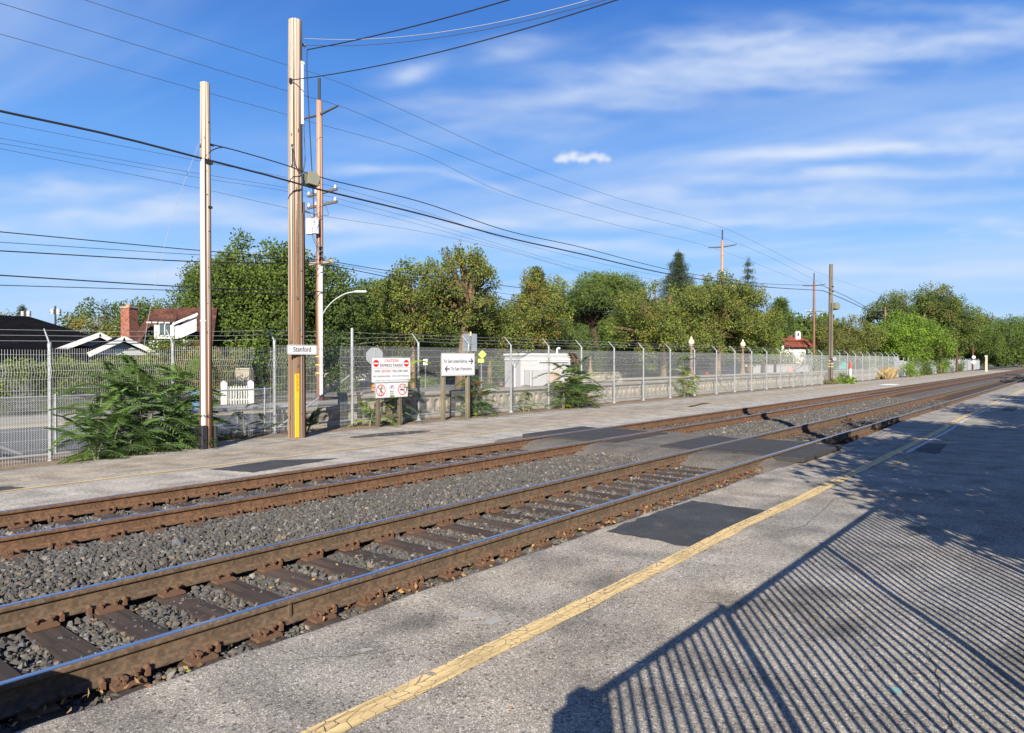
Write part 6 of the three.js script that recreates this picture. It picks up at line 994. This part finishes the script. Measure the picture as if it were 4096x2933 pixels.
{ // mission-style house with red tiles
  const P = bearing(1766, 100), h = thing('tile_roofed_house', 'white mission house with red tiled roof and bell arch', 'house', [P[0], 0, P[1]], YAW - Math.PI / 2); const k = (px) => (px - 1766) / 1561.4 * 100, y = (py) => levelOf(py, 100);
  const tile = (() => { const n = tileNoise(256, 16, 5, 4); return dataTex(256, 256, (x, q) => { const v = 0.85 * (0.75 + n[q * 256 + x] * 0.5) * (0.8 + 0.3 * Math.abs(Math.sin(x * 0.2))); return [0.72 * v, 0.36 * v, 0.26 * v]; }); })();
  part('wall', box(k(1800) - k(1736), y(764), 5, 0, y(764) / 2, -3), whitePaint, h); part('roof', merge([slabRoof([k(1738), y(766), 0.3], [k(1808), y(766), 0.3], [k(1800), y(748), -3], [k(1748), y(748), -3], 0.2), slabRoof([k(1745), y(754), -1.2], [k(1790), y(752), -1.2], [k(1788), y(741), -3], [k(1765), y(741), -3], 0.2)]), M({ map: rep(tile, 0.3, 0.3), color: lin(0.9, 0.85, 0.8), roughness: 0.9 }), h);
  const s = new THREE.Shape(), w = k(1783) - k(1772), b = y(752), t = y(738); s.moveTo(0, b); s.lineTo(w, b); s.lineTo(w, t); s.absarc(w / 2, t, w / 2, 0, Math.PI, false); s.closePath(); const ho = new THREE.Path(); ho.moveTo(w * 0.3, b + 0.45); ho.lineTo(w * 0.7, b + 0.45); ho.lineTo(w * 0.7, t - 0.05); ho.absarc(w / 2, t - 0.05, w * 0.2, 0, Math.PI, false); ho.closePath(); s.holes.push(ho);
  part('bell_arch', new THREE.ExtrudeGeometry(s, { depth: 0.5, bevelEnabled: false }).translate(k(1772), 0, -2), whitePaint, h); part('bell', new THREE.ConeGeometry(0.12, 0.25, 8).translate(k(1777.5), b + 0.7, -1.75), darkMetal, h);
  for (const [px, py, wd, hh, w0, label, col] of [[1855, 815, 9, 4.2, 135, 'pale building glimpsed under the street trees', [0.55, 0.5, 0.42]], [1905, 812, 8, 3.4, 140, 'second pale building behind the teal sign', [0.6, 0.57, 0.52]], [1720, 850, 7, 1.4, 78, 'low white wall behind the fence near the mission house', [0.22, 0.22, 0.23]], [1570, 845, 9, 1.2, 72, 'low concrete wall behind the fence', [0.42, 0.39, 0.34]]]) { const [x, z] = bearing(px, w0), g = thing(hh < 2 ? 'garden_wall' : 'pale_building', label, hh < 2 ? 'wall' : 'building', [x, 0, z], YAW - Math.PI / 2); part('wall', box(wd, hh, 3, 0, hh / 2, -1.5), plain(...col, 0.85), g); if (hh > 2) { part('roof', slabRoof([-wd / 2 - 0.3, hh, 0.4], [wd / 2 + 0.3, hh, 0.4], [wd / 2 + 0.3, hh + 1.3, -2], [-wd / 2 - 0.3, hh + 1.3, -2]), M({ map: rep(tile, 0.3, 0.3), color: lin(0.6, 0.55, 0.5), roughness: 0.9 }), g); for (const q of [-2, 0, 2]) part('window', box(0.8, 1, 0.06, q, 1.7, 0.02), plain(0.03, 0.035, 0.04, 0.2), g); } else part('coping', box(wd + 0.1, 0.1, 3.1, 0, hh + 0.05, -1.5), concreteMat, g); }
  const W2 = bearing(775, 70), q = thing('garden_wall', 'long low white wall before the parked cars', 'wall', [W2[0], 0, W2[1]], YAW - Math.PI / 2 + 0.1); part('wall', box(9.5, 0.85, 0.3, 0, 0.42, 0), plain(0.5, 0.48, 0.45, 0.85), q); part('coping', box(9.6, 0.08, 0.36, 0, 0.89, 0), concreteMat, q);
}
// ---------------------------------------------------------------- cars
const glassMat = plain(0.015, 0.018, 0.022, 0.08), tyreMat = plain(0.012, 0.012, 0.012, 0.9), rimMat = plain(0.35, 0.36, 0.37, 0.35, 0.7);
function car(label, px, w, turn, color, tall = 0) {
  const [x, z] = bearing(px, w), c = thing('parked_car', label, 'car', [x, 0.01, z], turn, 'cars seen through the fence'); const m = new THREE.MeshPhysicalMaterial({ color: lin(...color), roughness: 0.4, clearcoat: 0.8, clearcoatRoughness: 0.1 }), H = 1.45 + tall * 0.35;
  const prof = (pts, d, mat, name, bev = 0.06) => { const s = new THREE.Shape(); pts.forEach(([a, b], i) => (i ? s.lineTo(a, b) : s.moveTo(a, b))); s.closePath(); return part(name, new THREE.ExtrudeGeometry(s, { depth: d, bevelEnabled: true, bevelSize: bev, bevelThickness: bev, bevelSegments: 2 }).translate(0, 0, -d / 2), mat, c); };
  const body = prof([[-2.2, 0.3], [2.15, 0.3], [2.2, 0.62], [2.0, 0.82 + tall * 0.12], [0.95, 0.95 + tall * 0.15], [-1.6, 1.0 + tall * 0.15], [-2.2, 0.92 + tall * 0.2]], 1.6, m, 'body');
  prof([[-1.9 + (1 - tall) * 0.3, 0.95], [0.95, 0.95], [0.25, H - 0.06], [-1.1 - tall * 0.6, H - 0.04]], 1.38, glassMat, 'window_glass', 0.04);
  prof([[0.2, H - 0.05], [0.1, H], [-1.1 - tall * 0.6, H], [-1.3 - tall * 0.5, H - 0.05]], 1.4, m, 'roof', 0.03);
  for (const sx of [-1.35, 1.35]) for (const sz of [-0.78, 0.78]) { const wv = part('wheel', new THREE.CylinderGeometry(0.33, 0.33, 0.22, 16).rotateX(Math.PI / 2).translate(sx, 0.33, sz), tyreMat, c); part('rim', new THREE.CylinderGeometry(0.2, 0.2, 0.235, 12).rotateX(Math.PI / 2).translate(sx, 0.33, sz), rimMat, wv); }
  for (const s of [-0.6, 0.6]) { part('headlight', box(0.06, 0.14, 0.32, 2.2, 0.68, s), plain(0.7, 0.7, 0.68, 0.15), c); part('tail_light', box(0.06, 0.16, 0.28, -2.24, 0.8, s), plain(0.4, 0.02, 0.02, 0.25), c); }
  return c;
}
car('white car parked at the left beyond the transformer pole', 712, 84, 0.3, [0.5, 0.52, 0.55]);
car('dark car parked beside the white car', 738, 82, 0.3, [0.03, 0.035, 0.05]);
car('blue car behind the low white wall', 790, 86, 0.25, [0.10, 0.17, 0.28]);
car('silver car behind the low white wall, right of the blue car', 812, 88, 0.25, [0.42, 0.43, 0.45]);
car('dark sport utility vehicle behind the fence left of the brown lamp post', 1572, 66, 0.05, [0.015, 0.016, 0.018], 1);
car('dark blue car at the end of the distant parapet', 1478, 84, 0.1, [0.03, 0.05, 0.09]);
car('grey car behind the parapet under the largest globe lamp', 1530, 72, 0.05, [0.10, 0.12, 0.15]);
car('dark car in the side street right of the direction sign', 1085, 66, 0.5, [0.02, 0.022, 0.025]);
// ---------------------------------------------------------------- distant line-side things
{
  const f = thing('distant_fence', 'pale slatted chain link fence under the trees at the far end of the platform', 'fence', [97, -0.05, -17.9]);
  const slat = box(1.0, 2.0, 0.03, 0, 1.0, 0), m = plain(0.32, 0.335, 0.35, 0.7), r = RNG(900); for (let i = 0; i < 62; i++) { const p = part('slat_panel', slat, m, f); p.position.set(i * 1.55 + 0.7, (r() - 0.5) * 0.12, -i * 0.012 * 1.5); p.scale.y = 0.95 + 0.1 * r(); p.scale.x = 1.38; if (i % 2 === 0) { const q = part('post', rod([0, 0, 0.05], [0, 2.35, 0.05], 0.045, 0.045, 6), galv, f); q.position.set(i * 1.55, 0, -i * 0.018); } }
  for (const [x, d, h, label] of [[...(() => { const q = bearing(2047, 134); return [q[0], -q[1]]; })(), 11.0, 'bleached wooden pole rising above the bright green tree'], [124, 17.2, 4.5, 'brown wooden post in front of the distant fence'], [143, 17.4, 4.5, 'brown wooden post near the distant yellow signal'], [167, 17.6, 5, 'most distant brown post beside the rails']]) { const p = thing('wooden_post', label, 'post', [x, -0.05, -d]); part('pole_shaft', poleGeo(h, 0.2, 0.15), h > 6 ? poleGreyMat : M({ map: woodDark, color: lin(0.30, 0.25, 0.21), roughness: 0.95 }), p); part('post_cap', new THREE.CylinderGeometry(0.02, 0.15, 0.05, 8).translate(0, h, 0), poleGreyMat, p); }
  const s = thing('track_sign', 'small white diamond sign on a thin mast near the far rails', 'sign', [128, 0, -13.4]); part('mast', rod([0, 0, 0], [0, 2.9, 0], 0.03, 0.03, 6), greyMetal, s); part('diamond', box(0.5, 0.5, 0.03).rotateZ(0.785).rotateY(-1.2).translate(0, 1.7, 0.04), whitePlastic, s); part('disc', new THREE.CylinderGeometry(0.24, 0.24, 0.03, 14).rotateX(1.57).rotateY(-1.2).translate(0, 2.45, 0.04), whitePlastic, s);
  const q = thing('track_sign', 'pale yellow post with white cap near the far rails', 'marker', [150, 0, -13.8]); part('mast', new THREE.CylinderGeometry(0.16, 0.18, 2.6, 8).translate(0, 1.3, 0), plain(0.62, 0.56, 0.32, 0.7), q); part('cap', box(0.45, 0.22, 0.4, 0, 2.7, 0), whitePlastic, q);
  for (const [px, py, w, label] of [[123, 678, 100, 'thin distant utility pole at the left skyline'], [57, 683, 105, 'distant pole with white transformer drum above the dark roof']]) { const [x, z] = bearing(px, w), p = thing('distant_pole', label, 'utility pole', [x, 0, z]); const h = levelOf(py, w); part('pole_shaft', rod([0, 0, 0], [0, h, 0], 0.16, 0.12, 8), darkMetal, p); part('crossarm', box(1.6, 0.12, 0.12, 0, h - 0.9, 0).rotateY(YAW - 1.57), darkMetal, p); part('transformer', merge([new THREE.CylinderGeometry(0.3, 0.3, 0.8, 10).translate(0.35, h - 0.8, 0.2), new THREE.CylinderGeometry(0.25, 0.25, 0.7, 10).translate(-0.3, h - 0.8, -0.2)]), plain(0.3, 0.32, 0.35, 0.6), p); }
}
// ---------------------------------------------------------------- what stands on the near platform, behind the viewer
{ // tall picket railing; its bars shade the platform
  const Z = 1.05, black = plain(0.02, 0.022, 0.024, 0.5, 0.3), barG = box(0.021, 1, 0.021, 0, 0.5, 0);
  const panel = (x0, x1, H, label) => {
    const f = thing('picket_railing', label, 'railing', [x0, 0, Z]); const L = x1 - x0, n = Math.round(L / 0.124);
    for (let i = 1; i < n; i++) { const b = part('bar', barG, black, f); b.position.x = i * L / n; b.scale.y = H; }
    part('top_rail', box(L, 0.045, 0.04, L / 2, H + 0.0, 0), black, f); part('bottom_rail', box(L, 0.045, 0.045, L / 2, 0.12, 0), black, f);
    part('railing_post', box(0.045, H + 0.04, 0.045, L, (H + 0.04) / 2, 0), black, f);
  };
  panel(-1.28, 0.60, 2.83, 'black picket railing panel closest to the camera, beside the near platform');
  panel(0.61, 3.24, 2.78, 'second black picket railing panel beside the near platform'); panel(3.25, 5.84, 2.78, 'third black picket railing panel beside the near platform'); panel(5.85, 8.44, 2.78, 'fourth black picket railing panel beside the near platform'); panel(8.45, 11.14, 2.78, 'fifth black picket railing panel beside the near platform'); panel(11.15, 13.84, 2.78, 'sixth black picket railing panel beside the near platform');
  const p = thing('gate_post', 'broad capped gate post at the end of the picket railing', 'post', [-1.42, 0, Z]); part('shaft', box(0.31, 2.81, 0.2, 0, 1.405, 0), black, p); part('cap', box(0.16, 0.09, 0.16, 0.03, 2.84, 0), black, p);
}
{ // litter bin at the platform edge, left of the camera; it shades the foot of the near rail
  const b = thing('litter_bin', 'dark litter bin on the near platform beside the rail, left of the camera', 'bin', [-0.02, 0, -3.88]), m = plain(0.03, 0.045, 0.035, 0.6);
  part('body', new THREE.CylinderGeometry(0.3, 0.27, 0.8, 16).translate(0, 0.42, 0), m, b); part('lid', new THREE.SphereGeometry(0.31, 16, 6, 0, 6.3, 0, 1.57).scale(1, 0.35, 1).translate(0, 0.82, 0), m, b); for (let i = 0; i < 14; i++) part('slat', box(0.05, 0.74, 0.015, 0, 0.42, 0.305).rotateY(i * 0.4488), m, b);
}
function shadeTree(label, x, z, y0, y1, a, c, o) {
  const r = RNG(o.seed), t = thing('shade_tree', label, 'tree', [x, 0, z]), cy = (y0 + y1) / 2, puffs = crownPuffs(r, 0, cy, 0, a, (y1 - y0) / 2, c, o.n, o.lumps ?? 0.4);
  part('trunk', merge([limb([V(0, -0.1, 0), V(0.2, y0 * 0.6, 0), V(0, cy - 0.5, 0)], [0.3, 0.24, 0.16], 8), ...limbs(r, [0, cy - 0.6, 0], puffs, 0.25, 2)]), barkMat, t); crown(t, 'crown', r, puffSpots(r, puffs, o.den ?? 24, o.s ?? 0.36, 0.6), CL.broad, G.oak);
}
shadeTree('leafy tree behind the railing that shades the right side of the near platform', 3.6, 6.4, 3.6, 8.3, 3.0, 2.4, { seed: 911, n: 30, den: 40 });
shadeTree('second leafy tree behind the railing, further along the platform', 11.5, 6.6, 2.6, 8.2, 4.6, 3.0, { seed: 912, n: 36, den: 40 });
shadeTree('third leafy tree behind the near platform', 21.5, 7.0, 2.4, 8.2, 5, 3, { seed: 913, n: 34, den: 36 });
shadeTree('fourth leafy tree behind the near platform, opposite the grey pole', 33, 7.2, 2.6, 8, 5, 3.2, { seed: 914, n: 34, den: 36 });
shadeTree('fifth leafy tree behind the near platform whose shade reaches the rails', 66, 9, 3, 12, 5, 4, { seed: 915, n: 26 });
shadeTree('sixth leafy tree far along the near platform', 82, 9, 3, 13, 6, 4, { seed: 916, n: 26 });
shadeTree('seventh leafy tree at the far end of the near platform', 100, 9, 3, 13, 6, 4, { seed: 917, n: 26 });

renderer.render(scene, camera);
